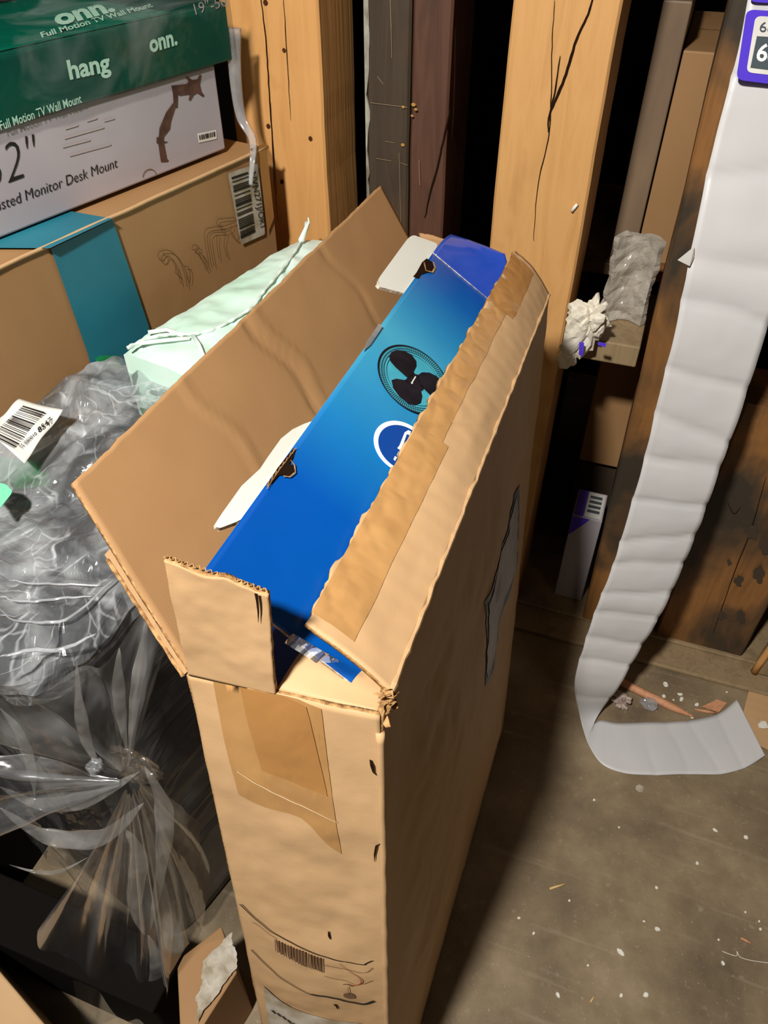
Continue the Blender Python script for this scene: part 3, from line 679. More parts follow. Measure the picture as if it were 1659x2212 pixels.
W0 = az((0, 515), 1.0815); W1 = az((488, 322), 1.0815); WD = (W1-W0).normalized(); pw = Plane(W0, W1, W0+V((0, 0, 1)))
t = thing('monitor_mount_box', 'white carton with a printed monitor arm, between the teal-striped box and the green carton', 'box', (-.8, .9, 1.081))
ZW = pw.at((460, 140)).z
A = W1-WD*.62; P = fbox(A, W1, -pw.n*.22, 1.0815, ZW)
m = MB(); m.hexa(P); m.build('carton_body', M['white_box'], t, bevel=.003)
text('size_text', '32"', pw, (-24, 408), (80, 376), (-34, 318), M['ink'], t, -.018, .001)
text('title_text', 'Assisted Monitor Desk Mount', pw, (-41, 469), (254, 361), (-45, 445), M['ink'], t, -.006, .001)
zm = lambda l: [(x/2.676, y/2.676) for x, y in l]
decal('monitor_arm_picture', pw, zm([(1000, 545), (990, 495), (1080, 485), (1090, 470), (1072, 450), (1085, 443), (1112, 462), (1140, 458), (1155, 430), (1164, 434), (1155, 490), (1165, 530), (1182, 552), (1172, 560), (1140, 538), (1120, 548), (1100, 582), (1090, 578), (1098, 545), (1040, 553), (1028, 548), (1026, 620), (1012, 625), (988, 700), (982, 745), (948, 790), (945, 815), (972, 820), (948, 828), (965, 920), (975, 925), (968, 935), (930, 937), (915, 830), (905, 828), (905, 795), (918, 790), (922, 740), (960, 650), (1003, 592)]), M['brownprint'], t, .001)
fl_ = decal('small_label', pw, zm([(1140, 772), (1250, 750), (1254, 803), (1148, 826)]), M['sticker'], t, .001)
mb = MB(); bars(mb, pw, *zm([(1150, 782), (1244, 760), (1246, 788), (1154, 810)]), 16, 3, .0016); mb.build('barcode', M['ink'], fl_)
mb = MB(); 
for (a, b) in (((375, 745), (450, 722)), ((500, 700), (560, 682)), ((370, 800), (600, 735)), ((360, 850), (520, 808)), ((400, 900), (640, 835)), ((600, 700), (660, 683))): strokes(mb, pw, zm([a, b]), .0025, .001)
mb.build('faint_text', M['grey_txt'], t)
mb = MB(); strokes(mb, pw, zm(ell((865, 1020), (38, -12), (-8, -40), 20, 0, PI)), .0012, .001); mb.build('thumb_notch', M['ink_soft'], t)

# green carton on top
pg = Plane(W0+pw.n*.006, W1+pw.n*.006, W0+pw.n*.006+V((0, 0, 1)))
G1 = pg.at((462, 60)); G1 = V((G1.x, G1.y, 0)); ZG = pg.at((240, 60)).z; ZG0 = ZW+.001
t = thing('tv_mount_box', 'dark green carton lettered "hang" wrapped in clear film, topmost in the left stack', 'box', (-.8, .9, ZG0))
G1 = V((pg.at((487, 2)).x, pg.at((487, 2)).y, 0)); A = G1-V((WD.x, WD.y, 0))*.60; P = fbox(A, G1, -pg.n*.27, ZG0, ZG)
m = MB(); m.hexa(P); m.build('carton_body', M['green'], t, bevel=.002)
pgt = Plane((0, 0, ZG), (1, 0, ZG), (0, 1, ZG))
m = MB(); bb = P[4:]; ins = lambda u, v: bil(bb[0], bb[1], bb[2], bb[3])(u, v)+V((0, 0, .0012))
m.poly([ins(.01, .01), ins(.82, .01), ins(.82, .99), ins(.01, .99)]); m.build('top_print', M['green_top'], t)
text('lettering_hang', 'hang', pg, (151, 171), (240, 152), (143, 131), M['mintletter'], t, .03, .0012)
text('lettering', 'onn.', pg, (325, 113), (384, 95), (319, 77), M['mintletter'], t, .035, .0012)
text('lettering', 'Full Motion TV Wall Mount', pg, (2, 281), (177, 221), (-3, 262), M['mintletter'], t, .012, .0012)
text('size_text', '19"-50"', pg, (423, 32), (500, 10), (417, 8), M['grey_txt'], t, -.004, .0012)
text('lettering', 'onn.', pgt, (124, 55), (250, 22), (108, 26), M['mintletter'], t, .045, .0026)
text('lettering', 'Full Motion TV Wall Mount', pgt, (91, 81), (331, 14), (86, 70), M['mintletter'], t, .022, .0026)
# its film
def boxfilm(P, grow, n1, seed, amp, sag=.0, f=20):
    """loose crinkled film round the face and top of a box"""
    c = sum(P, V((0, 0, 0)))/8; Q = []
    for i, p in enumerate(P):
        j = i % 4; b = [P[j], P[(j+1) % 4], P[j-1]]; Q.append(p+((b[0]-b[1]).normalized()+(b[0]-b[2]).normalized())*grow+V((0, 0, grow if i > 3 else 0)))
    m = MB()
    def pan(a, b, cc, d, nu, nv):
        fn = bil(a, b, cc, d); n = (V(b)-V(a)).cross(V(d)-V(a)).normalized()
        if n.dot(a-c) < 0: n = -n
        m.grid(lambda u, v: fn(u, v)+n*(amp*crump(fn(u, v), f, seed)+.5*amp*abs(fbm(fn(u, v), f*1.3, seed))), nu, nv)
    pan(Q[0], Q[1], Q[5], Q[4], n1, n1//3); pan(Q[4], Q[5], Q[6], Q[7], n1, n1//2); pan(Q[1], Q[2], Q[6], Q[5], n1//2, n1//3)
    return m
m = boxfilm(P, .0045, 90, 3, .004, f=9); m.build('film_wrap', M['film_thin'], t)
m = MB()    # film tail at the right end, dropping to the box below
tl = [pg.at((505, 60), .0), pg.at((508, 160), .0), ay((520, 250), 1.20), ay((545, 300), 1.19), pf.at((545, 350), .008), pf.at((541, 400), .008)]
m.tube(curve_px(tl, 6), [.012-.0003*k for k in range(31)], 10, flat=.25); m.build('film_tail', M['film_fold'], t, True)

# ------------------------------------------------------------------ white / mint plastic-wrapped parcel
t = thing('wrapped_parcel', 'mint-white plastic-wrapped parcel with a gathered seam, behind the open carton', 'parcel', (-.56, .95, .02))
c00 = az((262, 748), .95); c01 = az((655, 497), .955); c11 = az((712, 520), .94); c10 = V((c00.x+.235, c00.y-.055, .94)); c11 = V((c01.x+.235, c01.y-.02, .94))
zt = .95
def parcel(u, v):
    # u across, v along; sides wrap down
    a = V((c00.x, c00.y, 0)).lerp(V((c01.x, c01.y, 0)), v); b = V((c10.x, c10.y, 0)).lerp(V((c11.x, c11.y, 0)), v)
    p = a.lerp(b, u); z = zt-.006*(abs(2*u-1)**6)-.006*(abs(2*v-1)**6)
    fold = .0035*math.sin(46*(v+.35*u)+6*nz((u*3, v*3, 0)))*(1-abs(2*u-1)**3)*(.3+.7*abs(nz((v*4, 1, u*3))))
    return V((p.x, p.y, z+fold+.004*fbm((u*3, v*5, 0), 1.3, 4)))
m = MB(); m.grid(parcel, 44, 90)
cn = [parcel(0, 0), parcel(1, 0), parcel(1, 1), parcel(0, 1)]
def side(uv0, uv1, n=60):
    def g(u, v):
        p = parcel(uv0[0]+(uv1[0]-uv0[0])*u, uv0[1]+(uv1[1]-uv0[1])*u)
        ctr = V((-.56, .95, 0)); o = V((p.x, p.y, 0))-ctr; o.normalize()
        z = p.z*(1-v)+.03*v
        return V((p.x, p.y, z))+o*(.004*math.sin(PI*v)+(.005*fbm(V((p.x, p.y, z)), 9, 5)*min(1, 6*v)))
    m.grid(g, n, 50)
side((0, 0), (1, 0)); side((1, 0), (1, 1), 80); side((1, 1), (0, 1)); side((0, 1), (0, 0), 80)
m.build('plastic_bag', M['mintbag'], t, True)
pm = Plane((0, 0, zt), (1, 0, zt), (0, 1, zt))
seam = curve_px([(662, 480), (650, 520), (625, 560), (598, 595), (570, 628), (545, 662), (500, 692), (460, 712), (415, 722), (370, 722), (320, 732), (275, 752)], 9)
sp = [pm.at((p.x, p.y), .004+.001*math.sin(i*1.1)) for i, p in enumerate(seam)]
m = MB(); m.tube(sp, [.0032+.0012*nz((i, 0, 0), .45)+.0006*math.sin(i*1.9) for i in range(len(sp))], 9, flat=.7); m.build('gathered_seam', M['mintwhite'], t, True)
m = MB(); m.tube([pm.at((650, 520), .006), pm.at((662, 492), .012), pm.at((667, 480), .02), pm.at((666, 470), .03)], [.005, .004, .0022, .0008], 8); m.build('seam_tip', M['mintwhite'], t, True)
m = MB()   # film flaps at the gathered end
for pts in ([(415, 722), (430, 745), (442, 775), (455, 800)], [(300, 742), (355, 735), (410, 730)], [(395, 725), (360, 712), (320, 718)]):
    m.tube([pm.at(p, .004) for p in pts], .003, 8, flat=.4)
m.build('film_flap', M['mintwhite'], t, True)

# ------------------------------------------------------------------ black item in clear film (front left)
t = thing('black_container', 'black plastic container bagged in crinkled clear film, left of the open carton', 'container', (-.65, .6, .34))
ang2 = math.radians(-14)
RB = Matrix.Rotation(ang2, 3, 'Z'); BC = V((-.610, .548, 0)); BH = (.160, .212)
def sup(a, hx, hy, e=.28):
    c, s = math.cos(a), math.sin(a)
    return V((hx*math.copysign(abs(c)**e, c), hy*math.copysign(abs(s)**e, s), 0))
def bodyf(grow, ztop, zbot, rim=.02, taper=.06):
    def g(u, v):
        a = -2*PI*u
        # v: 0 centre of the top -> .4 rim -> 1 bottom
        if v < .4: r = v/.4; k = r; z = ztop; k2 = 1-.03*(r > .999)
        else:
            w_ = (v-.4)/.6; k = 1.0-taper*w_; z = ztop-(ztop-zbot)*w_
            if w_ < .06: pass
        if v < .4 and r > .9: z -= .02*((r-.9)/.1)**2
        if v >= .4: z -= .02*(1-min(1, w_*8))
        q = RB @ sup(a, (BH[0]+grow)*k, (BH[1]+grow)*k)
        return V((BC.x+q.x, BC.y+q.y, z))
    return g
g0 = bodyf(0, .835, .012, taper=.02)
def lidded(u, v):
    p = g0(u, v)
    if v < .30: p.z -= .018*min(1, (.30-v)/.03)          # sunken lid inside a raised rim
    return p
m = MB(); m.grid(lidded, 96, 60); m.build('container_body', M['black'], t, True)
m = MB()   # moulded ribs and grip on the lid
for k in range(5):
    q0 = RB @ V((-.11+.055*k, -.14, 0)); q1 = RB @ V((-.11+.055*k, .14, 0)); m.tube([V((BC.x+q0.x, BC.y+q0.y, .82)), V((BC.x+q1.x, BC.y+q1.y, .82))], .008, 10)
m.build('lid_rib', M['black'], t, True)
plt = Plane((0, 0, .862), (1, 0, .862), (0, 1, .862))
decal('green_label', plt, [(352, 890), (388, 800), (450, 800), (430, 870), (330, 935), (300, 880)], M['greenlab'], t, 0)
decal('green_label', plt, [(0, 985), (100, 1000), (110, 1050), (0, 1060)], M['greenlab'], t, 0)
decal('green_label', plt, [(198, 768), (255, 768), (262, 792), (225, 800)], M['greenlab'], t, .035)
# the bag
g1 = bodyf(.014, .858, .10, taper=-.02)
def bag(u, v):
    p = g1(u, v); c = V((BC.x, BC.y, .6)); o = (p-c).normalized()
    d = V((0, 0, 1)) if v < .36 else V((o.x, o.y, 0)).normalized()
    if v < .40: p.z += .045*max(0, min(1, (p.y-.50)/.2)); p.y += .012*max(0, min(1, (p.y-.6)/.1))
    sp = V((p.x*1.0, p.y*1.0, p.z))+V((.04*nz(p, 6, 1), .04*nz(p, 6, 2), .04*nz(p, 6, 3)))
    k = .026*crump(sp, 8, 4)+.014*crump(sp, 19, 8)+.005*fbm(p, 16, 2)+.004*crump(sp, 45, 5)
    if v > .42:
        w_ = (v-.42)/.58
        k = k*.35+.012*abs(math.sin(2*PI*u*9+4*nz(p, 3)))*w_
    return p+d*k
m = MB(); m.grid(bag, 220, 170)
m.m = [1 if k//220 > 75 else 0 for k in range(len(m.m))]
m.build('film_bag', [M['film'], film('smooth_side_film', .16, (.84, .84, .84, 1), .12, scale=6, base=.03, fres=.45)], t)
def ontop(p, h=.87): return az(p, h)
m = MB()     # bright folds radiating in the film
rnd = random.Random(11)
folds = [([(0, 1420), (60, 1405), (130, 1400), (210, 1370)], .0022), ([(0, 1290), (70, 1300), (130, 1290), (200, 1290)], .0014), ([(20, 1255), (120, 1262), (215, 1262)], .0012), ([(0, 1460), (60, 1430), (100, 1390), (120, 1350)], .0026), ([(0, 1330), (80, 1345), (150, 1330), (250, 1250)], .0016), ([(210, 905), (205, 960), (212, 1010)], .0014)]
for pts, r in folds:
    cp = curve_px([ontop(p, .868+.006*rnd.random()) for p in pts], 6); n_ = len(cp)
    cp = [q+V((.003*nz((i, 1, 0), .5), .003*nz((i, 2, 0), .5), .002*nz((i, 3, 0), .5))) for i, q in enumerate(cp)]
    m.tube(cp, [r*(.3+.9*math.sin(PI*(i+.5)/n_)) for i in range(n_)], 7, flat=.3)
m.build('film_fold', M['film_fold'], t, True)
# folds of the bag gathering in a knot on the near side and hanging below it
plf = Plane(V((-.50, .262, .5)), V((-.30, .315, .5)), V((-.50, .225, .2)))
def drape(name, knot, edge, wob, nu, nv, seed, material, pleats=9, off=0.0, r0=.06):
    """film gathered at a knot and fanning out in pleats to an edge"""
    E_ = curve_px(edge, 10); K = V((*knot, 0))
    def g(u, v):
        x = u*(len(E_)-1); i = min(int(x), len(E_)-2); e = E_[i].lerp(E_[i+1], x-i)
        vv = r0+(1-r0)*v; q = K.lerp(e, vv)
        q += V((wob*math.sin(PI*vv), 0, 0))
        p = plf.at((q.x, q.y), off); w_ = min(1, vv*1.6)
        h = .012*math.sin(PI*pleats*u+1.8*nz((u*2, v*1.2, seed)))*w_+.006*nz((u*7, v*1.3, seed))*w_+.002*fbm((u*5, v*3, seed), 1.2, seed)
        return p+plf.n*(h+.014)
    m = MB(); m.grid(g, nu, nv); return m.build(name, material, t, True)
FS = film_streak('pleated_clear_film', .26, (.80, .80, .80, 1)); FS2 = film_streak('pleated_warm_film', .17, (.74, .60, .44, 1))
drape('film_pleat', (282, 1655), [(-60, 1560), (0, 1500), (90, 1470), (190, 1425), (262, 1380), (330, 1300), (372, 1360)], 0, 150, 40, 1, FS, 7)
drape('film_pleat', (290, 1665), [(-80, 1600), (-80, 1660), (-70, 1730), (-40, 1800)], 0, 120, 40, 2, FS, 5, .004)
drape('hanging_film', (290, 1660), [(90, 1990), (150, 2080), (230, 2230), (330, 2250), (372, 2120), (372, 1960)], 10, 160, 60, 3, FS, 8, .002)
drape('hanging_film', (300, 1660), [(360, 2080), (430, 2010), (455, 1900), (440, 1760)], 12, 100, 40, 4, FS2, 5, -.004)
m = MB()
for j, (pts, r) in enumerate([([(0, 1700), (90, 1738), (200, 1722), (300, 1668)], .010), ([(0, 1745), (100, 1806), (220, 1808), (310, 1735)], .013), ([(312, 1655), (352, 1740), (352, 1850), (325, 2010)], .011), ([(270, 1790), (300, 1850), (292, 1950), (312, 2020)], .012),
        ([(165, 1425), (172, 1530), (190, 1610), (215, 1650)], .006), ([(318, 1330), (305, 1420), (290, 1520), (278, 1640)], .006), ([(258, 1400), (255, 1460), (262, 1550), (276, 1630)], .006), ([(20, 1868), (80, 1884), (130, 1882), (190, 1852)], .003), ([(320, 2020), (342, 2090), (330, 2170), (300, 2230)], .016), ([(0, 1530), (40, 1580), (68, 1660), (75, 1720)], .006)]):
    cp = curve_px([plf.at(p, .016) for p in pts], 10); n_ = len(cp)
    m.tube(cp, [r*(.02+1.0*math.sin(PI*(i+.5)/n_)**1.3)*(1+.3*nz((i, j, 0), .2)) for i in range(n_)], 14, flat=.3)
m.build('film_fold', film('soft_film_fold', .26, (.86, .84, .80, 1), .15, scale=16, base=.08, fres=.22), t, True)
m = crumpled(plf.at((205, 1655)), .011, (1, 1, 1), 3, 30, 60, .4); m.build('film_knot', M['film_fold'], t, True)
m = crumpled(plf.at((288, 1655)), .030, (1.2, .5, 1.1), 6, 60, 60, .5); m.build('film_gather', FS2, t, True)
# barcode label and mint sticker on the bag
pll = Plane(az((0, 925), .925), az((136, 885), .925), az((60, 1000), .905))
t = thing('barcode_label', 'white barcode label ending 8547 stuck on the crinkled film bag', 'label', az((50, 930), .885))
def lab(u, v):
    a, b, c, d = [pll.at(q) for q in ((-75, 925), (40, 862), (137, 886), (40, 1050))]
    return bil(a, b, c, d)(u, v)+pll.n*.0025*fbm((u*2, v*2, 0), 2, 7)
m = MB(); m.grid(lambda u, v: bil(pll.at((-30, 930)), pll.at((42, 862)), pll.at((137, 886)), pll.at((52, 1000)))(u, v)+pll.n*(.002*math.sin(9*u+4*v)), 16, 16)
m.build('label_paper', M['sticker'], t, True, solid=.0004)
mb = MB(); bars(mb, pll, (50, 876), (-22, 942), (28, 968), (97, 890), 24, 9, .0032); mb.build('barcode', M['ink'], t)
text('label_text', '8547', pll, (84, 935), (113, 909), (80, 925), M['ink'], t, .01, .0036)
text('label_text', 'M 880010', pll, (45, 968), (80, 938), (41, 962), M['ink'], t, 0, .0036)
o = decal('sticker', plt, rrect((-60, 1035), (12, 1045), (28, 1062), (-10, 1110), .2), M['mintlab'], None, .045)
o.name = 'mint_sticker'; tag(o, 'mint green rounded sticker on the film bag at the left edge', 'sticker')
md = o.modifiers.new('s', 'SOLIDIFY'); md.thickness = .0006

# ------------------------------------------------------------------ cartons under and before the black container
t = thing('cardboard_box', 'orange-brown carton whose corner shows in the bottom left corner of the photo', 'box', (-.72, .0, 0))
c0 = az((112, 2230), .2); m = MB(); e1 = az((0, 2098), .2); dd = (e1-c0).normalized(); nn = V((-dd.y, dd.x, 0)); nn = nn if nn.x < 0 else -nn
b0 = c0-dd*.10; b1 = c0+dd*.26; Q = [b0, b1, b1+V((-.25, -.2, 0)), b0+V((-.25, -.2, 0))]
m.hexa([V((q.x, q.y, z)) for z in (0.001, .2) for q in Q]); m.build('carton_body', M['card'], t, bevel=.003)
t = thing('gap_dark_block', 'low black block added to keep the gap under the hanging film dark, bottom left', 'dark filler block', (-.56, .24, .001))  # added filler block, near-black to stand in for the shade here
m = MB(); m.box((-.93, .185, .001), (-.43, .262, .20)); m.build('gap_block_body', flat('gap_shade_black', (13, 11, 9), .85, .08), t, bevel=.004)
m = MB(); m.box((-.935, .180, .20), (-.425, .268, .212)); m.build('gap_block_rim', flat('gap_shade_black_rim', (16, 13, 11), .85, .08), t, bevel=.003)
t = thing('corner_dark_block', 'tall black block added to keep the corner left of the film-bagged container dark', 'bin', (-.91, .41, .001))  # second added block, covers lit surfaces so the corner stays dark
m = MB(); m.box((-1.0, .280, .001), (-.842, .54, .42)); m.build('corner_block_body', flat('corner_shade_black', (13, 11, 9), .85, .08), t, bevel=.006)
m = MB(); m.box((-1.005, .275, .42), (-.839, .545, .435)); m.build('corner_block_top', flat('corner_shade_black_top', (14, 12, 10), .85, .08), t, bevel=.004)
t = thing('torn_carton', 'small crushed carton with torn white paper, low between the film bag and the open carton', 'box', (-.38, .28, 0))
q = [az(p, .2) for p in ((378, 2240), (385, 2075), (500, 2010), (520, 2050), (440, 2240))]
m = MB(); Q = [az((392, 2290), .2), az((382, 2075), .2), az((478, 2000), .2), az((512, 2100), .2)]
m.hexa([V((p.x, p.y, z)) for z in (0.001, .2) for p in (Q[0], Q[3], Q[2], Q[1])]); m.build('carton_body', M['card_dk'], t, bevel=.002)
ptc = Plane((0, 0, .2), (1, 0, .2), (0, 1, .2))
m = MB(); f = bil(*[ptc.at(p, .006) for p in ((420, 2215), (438, 2078), (503, 2014), (514, 2086))]); m.grid(lambda u, v: f(u, v)+V((0, 0, .006*crump(f(u, v), 40, 2)))+V((.004, .003, 0))*fbm(f(u, v), 60, 1), 30, 30)
m.build('torn_paper', M['label_old'], t, solid=.0006)

# ------------------------------------------------------------------ the open shipping carton
H = 1.0
FL = V((-.265, .280, H)); FR = V((-.110, .296, H)); BR = V((-.116, 1.000, H)); BL = V((-.290, 1.000, H))
fl = V((-.236, .170, .002)); fr = V((-.064, .195, .002)); br = V((-.062, .945, .002)); bl = V((-.240, .945, .002))
t = thing('shipping_carton', 'tall open brown cardboard shipping carton with taped flaps, standing mid-frame', 'cardboard box', (-.16, .57, 0))
CM_ = [M['card'], M['card_edge'], M['card_in']]
def wall(name, a, b, c, d, nu, nv, amp, seed, bulge=0.0, mats=None, label=None):
    """a-b along the floor, d-c along the rim"""
    f = bil(a, b, c, d); n = (V(b)-V(a)).cross(V(d)-V(a)).normalized()
    ctr = V((-.16, .57, .5))
    if n.dot(V(a)-ctr) < 0: n = -n
    def g(u, v):
        p = f(u, v); e = min(1, 6*u, 6*(1-u), 6*v, 6*(1-v)); e = max(e, 0)
        return p+n*(e*amp*fbm(p, 3.2, seed)+e*amp*.35*fbm(p, 11, seed+1)+bulge*math.sin(PI*u)*math.sin(PI*v)+.0012*fbm(p, 18, seed+2))
    m = MB(); m.grid(g, nu, nv)
    o = m.build(name, mats or CM_, t, True, solid=.004, rim=1, offset=0)
    return o
wall('front_panel', fl, fr, FR, FL, 44, 130, .006, 3, .010)
wall('side_panel', fr, br, BR, FR, 110, 130, .012, 5, .006)
wall('side_panel', bl, fl, FL, BL, 60, 60, .006, 6, 0, [M['card_in'], M['card_edge']])
wall('back_panel', br, bl, BL, BR, 30, 60, .006, 7, 0)
m = MB(); m.poly([fl+V((0, 0, .003)), fr+V((0, 0, .003)), br+V((0, 0, .003)), bl+V((0, 0, .003))]); m.build('bottom_panel', M['card_in'], t, solid=.003)
# rounded, dented fold line along the near vertical edge
m = MB(); e = [fr.lerp(FR, k/90)+V((.0005*nz((k*.3, 0, 0)), -.0008+.0012*nz((k*.25, 4, 0)), 0)) for k in range(89)]
m.tube(e, [.0035+.0012*nz((k*.35, 1, 0)) for k in range(89)], 10); m.build('corner_fold', M['card'], t, True)
# left long flap, folded outwards
fla = [M['card_in'], M['card_edge'], M['card']]
LO0 = ay((155, 1045), .335); LO1 = ay((822, 400), 1.0)
lf_n = None
def lcrease(u, v, n):
    h = 0
    for c, wd, am in ((.26, .012, .0018), (.44, .010, -.0028), (.47, .008, .0020), (.72, .012, -.0018)):
        h += am*max(0, 1-abs(u-c+.05*(v-.5)+.01*math.sin(v*9))/wd)
    return n*h
sheet('long_flap', FL+V((0, .0, 0)), BL, LO1, LO0, fla, t, 110, 40, .004, .0018, 3, 2, torn=.0012, extra=lcrease)
# torn layers at the near end of that flap's hinge
m = MB()
for k in range(1):
    a = FL+V((-.004-.003*k, -.003, -.004)); b = FL+(LO0-FL)*(.66-.2*k)+V((-.007-.005*k, -.002, -.012)); pts = [a.lerp(b, i/24)+V((.0008*nz((i, k, 0), .6), .0008*nz((i, k, 3), .6), .001*nz((i, k, 6), .6))) for i in range(25)]
    m.tube(pts, [.0016+.0006*nz((i, k, 9), .5) for i in range(25)], 6, flat=.6)
m.build('torn_edge', M['card_edge'], t)
m = MB(); a = FL+V((-.003, -.002, -.002)); b = FL+(LO0-FL)*.68+V((-.009, 0, -.014)); f = bil(a, b, b+V((0, .30, .0)), a+V((0, .30, .0))); m.grid(lambda u, v: f(u, v)+V((0, 0, .001))*nz((u*9, v*9, 0)), 10, 10)
m.build('under_ply', M['card'], t, solid=.003)
# right long flap, leaning in over the blue lid
RA = FR+V((.001, .018, .001)); RBk = V(BR)+V((0, 0, .001)); RO0 = ay((647, 1362), .325); RO1 = ay((1108, 545), .985)
def rcrease(u, v, n):
    h = .0034*(crump((u*14, v*2.2, 0), 1.6, 4)-.3)*max(0, (v-.4)*1.7)
    for c, am in ((.30, .002), (.47, .003), (.60, .002), (.83, .003)):
        h -= am*max(0, 1-abs(u-c+.12*(v-.5))/.02)
    return n*(h+.004*math.sin(PI*v))+n*(.010*max(0, 1-u/.12)*v)
sheet('long_flap', RA, RBk, RO1, RO0, [M['card'], M['card_edge'], M['card']], t, 130, 34, .0042, .003, 5, 9, torn=.0030, extra=rcrease)
rp = Plane(RA, RBk, RO0.lerp(RO1, .5))
# tape on that flap follows its surface
def onflap(u0, u1, v0, v1, name, material, jag=0, off=.0027, nu=60, nv=8, seed=1):
    f = bil(RA, RBk, RO1, RO0); n = (RBk-RA).cross(RO0-RA).normalized()
    if n.z < 0: n = -n
    n0 = (V(RBk)-V(RA)).cross(V(RO0)-V(RA)).normalized()
    def g(a, b):
        u = u0+(u1-u0)*a; v = v0+(v1-v0)*b
        if jag: v += jag*(1-b)*nz((u*16, seed, 0))
        p = f(u, v); k = min(1, v*4)
        q = p+n0*(fbm(p, 5, 9)*.003*k)+rcrease(u, v, n0)
        q += n*(off+.0004*max(0, nz((u*90, v*6, seed))))
        return q
    m = MB(); m.grid(g, nu, nv); return m.build(name, material, t, True)
onflap(.02, .40, .50, .985, 'flap_tape', M['tape'], .015, nu=120, nv=14)
onflap(.40, .80, .60, .985, 'flap_tape', M['tape'], .05, nu=120, nv=14, seed=4)
onflap(.80, .985, .45, .985, 'flap_tape', M['tape2'], .04, nu=60, nv=14, seed=6)
# clear tape end bunched at the flap's near corner
m = MB(); A_ = ay((640, 1365), .322); B_ = ay((742, 1425), .300); C_ = ay((690, 1428), .298); D_ = ay((618, 1384), .312)
f = bil(A_, B_, C_, D_); m.grid(lambda u, v: f(u, v)+V((0, -.004, .006))*crump(f(u, v), 60, 2)+V((0, -.003, .001)), 30, 16)
m.build('clear_tape', M['film_fold'], t, True)
# torn rim at the near right corner
rnd = random.Random(5); m = MB()
for k in range(26):
    c = FR+V((-.006+.012*rnd.random(), .002+.020*rnd.random(), -.012+.020*rnd.random())); d = V((rnd.uniform(-1, 1), rnd.uniform(-1, .3), rnd.uniform(-.4, 1))).normalized()
    s1 = d.orthogonal().normalized(); l = rnd.uniform(.004, .010); wd = rnd.uniform(.002, .004)
    m.poly([c-s1*wd, c+s1*wd, c+s1*wd*.4+d*l, c-s1*wd*.6+d*l*.8])
m.build('torn_rim', M['card_edge'], t, solid=.0008)
# frayed fold between right flap and side panel
m = MB(); e = [RA.lerp(RBk, k/80)+V((.001+.0015*nz((k*.4, 3, 0)), 0, .0008+.0018*nz((k*.5, 7, 0)))) for k in range(81)]
m.tube(e, [.0022+.0016*max(0, nz((k*.5, 1, 0))) for k in range(81)], 7); m.build('frayed_fold', M['card'], t)
# front end flap: left half stands up, torn
E0 = FL+V((.002, -.001, 0)); E1 = FL.lerp(FR, .47)+V((0, -.001, -.002)); T0 = ay((356, 1203), .284); T1 = ay((580, 1278), .292)
sheet('end_flap', E0, E1, T1, T0, CM_, t, 50, 40, .0045, .003, 9, 21, torn=.0025, sideamp=.0008)
# fluting seen in its torn top edge
m = MB(); pts = []
for k in range(70):
    p = T0.lerp(T1, k/69); n = (E1-E0).cross(T0-E0).normalized(); pts.append(p+n*(.0011*(1 if k % 4 < 2 else -1))+V((0, 0, .001+.0010*nz((k*.5, 0, 0)))))
m.tube(pts, .0005, 5); m.build('fluting', M['card_edge'], t)
m = MB(); p0 = T1.lerp(E1, .02); strokes(m, Plane(E0, E1, T0), [(553, 1282), (556, 1300), (558, 1322), (558, 1345)], [.0024, .002, .0014, .0003], .0035); m.build('tear', M['crack'], t)
# right half folded in under the blue lid
I0 = FL.lerp(FR, .47)+V((0, .001, -.001)); I1 = FR+V((-.003, .001, -.004))
sheet('end_flap', I0, I1, I1+V((-.004, .075, -.012)), I0+V((.012, .085, -.004)), CM_, t, 40, 24, .0045, .003, 9, 23, torn=.003, extra=lambda u, v, n: V((0, 0, .008*math.sin(PI*min(1, v*1.2))*(1-u))))
# far end flap standing up inside
K0 = BL+V((.005, -.003, 0)); K1 = BL.lerp(BR, .45)+V((0, -.003, 0))
sheet('end_flap', K0, K1, K1+V((-.01, .01, .05)), K0+V((-.025, .012, .06)), [M['card_in'], M['card_edge']], t, 20, 12, .004, .002, 8, 25, torn=.002)
# tape, drawings and labels on the front panel
pfr = Plane(fl, fr, FL)
def ponpanel(name, px, material, off, par=None):
    """a decal that follows the bulged front panel"""
    f = bil(fl, fr, FR, FL); n = pfr.n
    def lift(p):
        # slide the point along the sight line onto the slightly twisted panel
        for _ in range(3):
            v = (p.z-.002)/(H-.002); L_ = fl.lerp(FL, v); R_ = fr.lerp(FR, v); u = (p-L_).dot((R_-L_).normalized())/(R_-L_).length
        u = min(max(u, 0), 1); v = min(max(v, 0), 1)
        q = f(u, v); e = max(0, min(1, 6*u, 6*(1-u), 6*v, 6*(1-v)))
        return (q-p)+n*(e*.006*fbm(q, 3.2, 3)+e*.0021*fbm(q, 11, 4)+.010*math.sin(PI*u)*math.sin(PI*v)+.0012*fbm(q, 18, 5))
    bm = bmesh.new(); vs = [bm.verts.new(pfr.at(p)) for p in px]; fc = bm.faces.new(vs)
    bmesh.ops.triangulate(bm, faces=bm.faces[:])
    for _ in range(5):
        ed = [e for e in bm.edges if e.calc_length() > .012]
        if not ed: break
        bmesh.ops.subdivide_edges(bm, edges=ed, cuts=1); bmesh.ops.triangulate(bm, faces=bm.faces[:])
    for v in bm.verts: v.co = V(v.co)+lift(V(v.co))+n*(.002+off)
    bmesh.ops.recalc_face_normals(bm, faces=bm.faces[:])
    me = bpy.data.meshes.new(name); bm.to_mesh(me); bm.free()
    if me.polygons[0].normal.dot(n) < 0: me.flip_normals()
    return link(name, me, material, t, True), lift
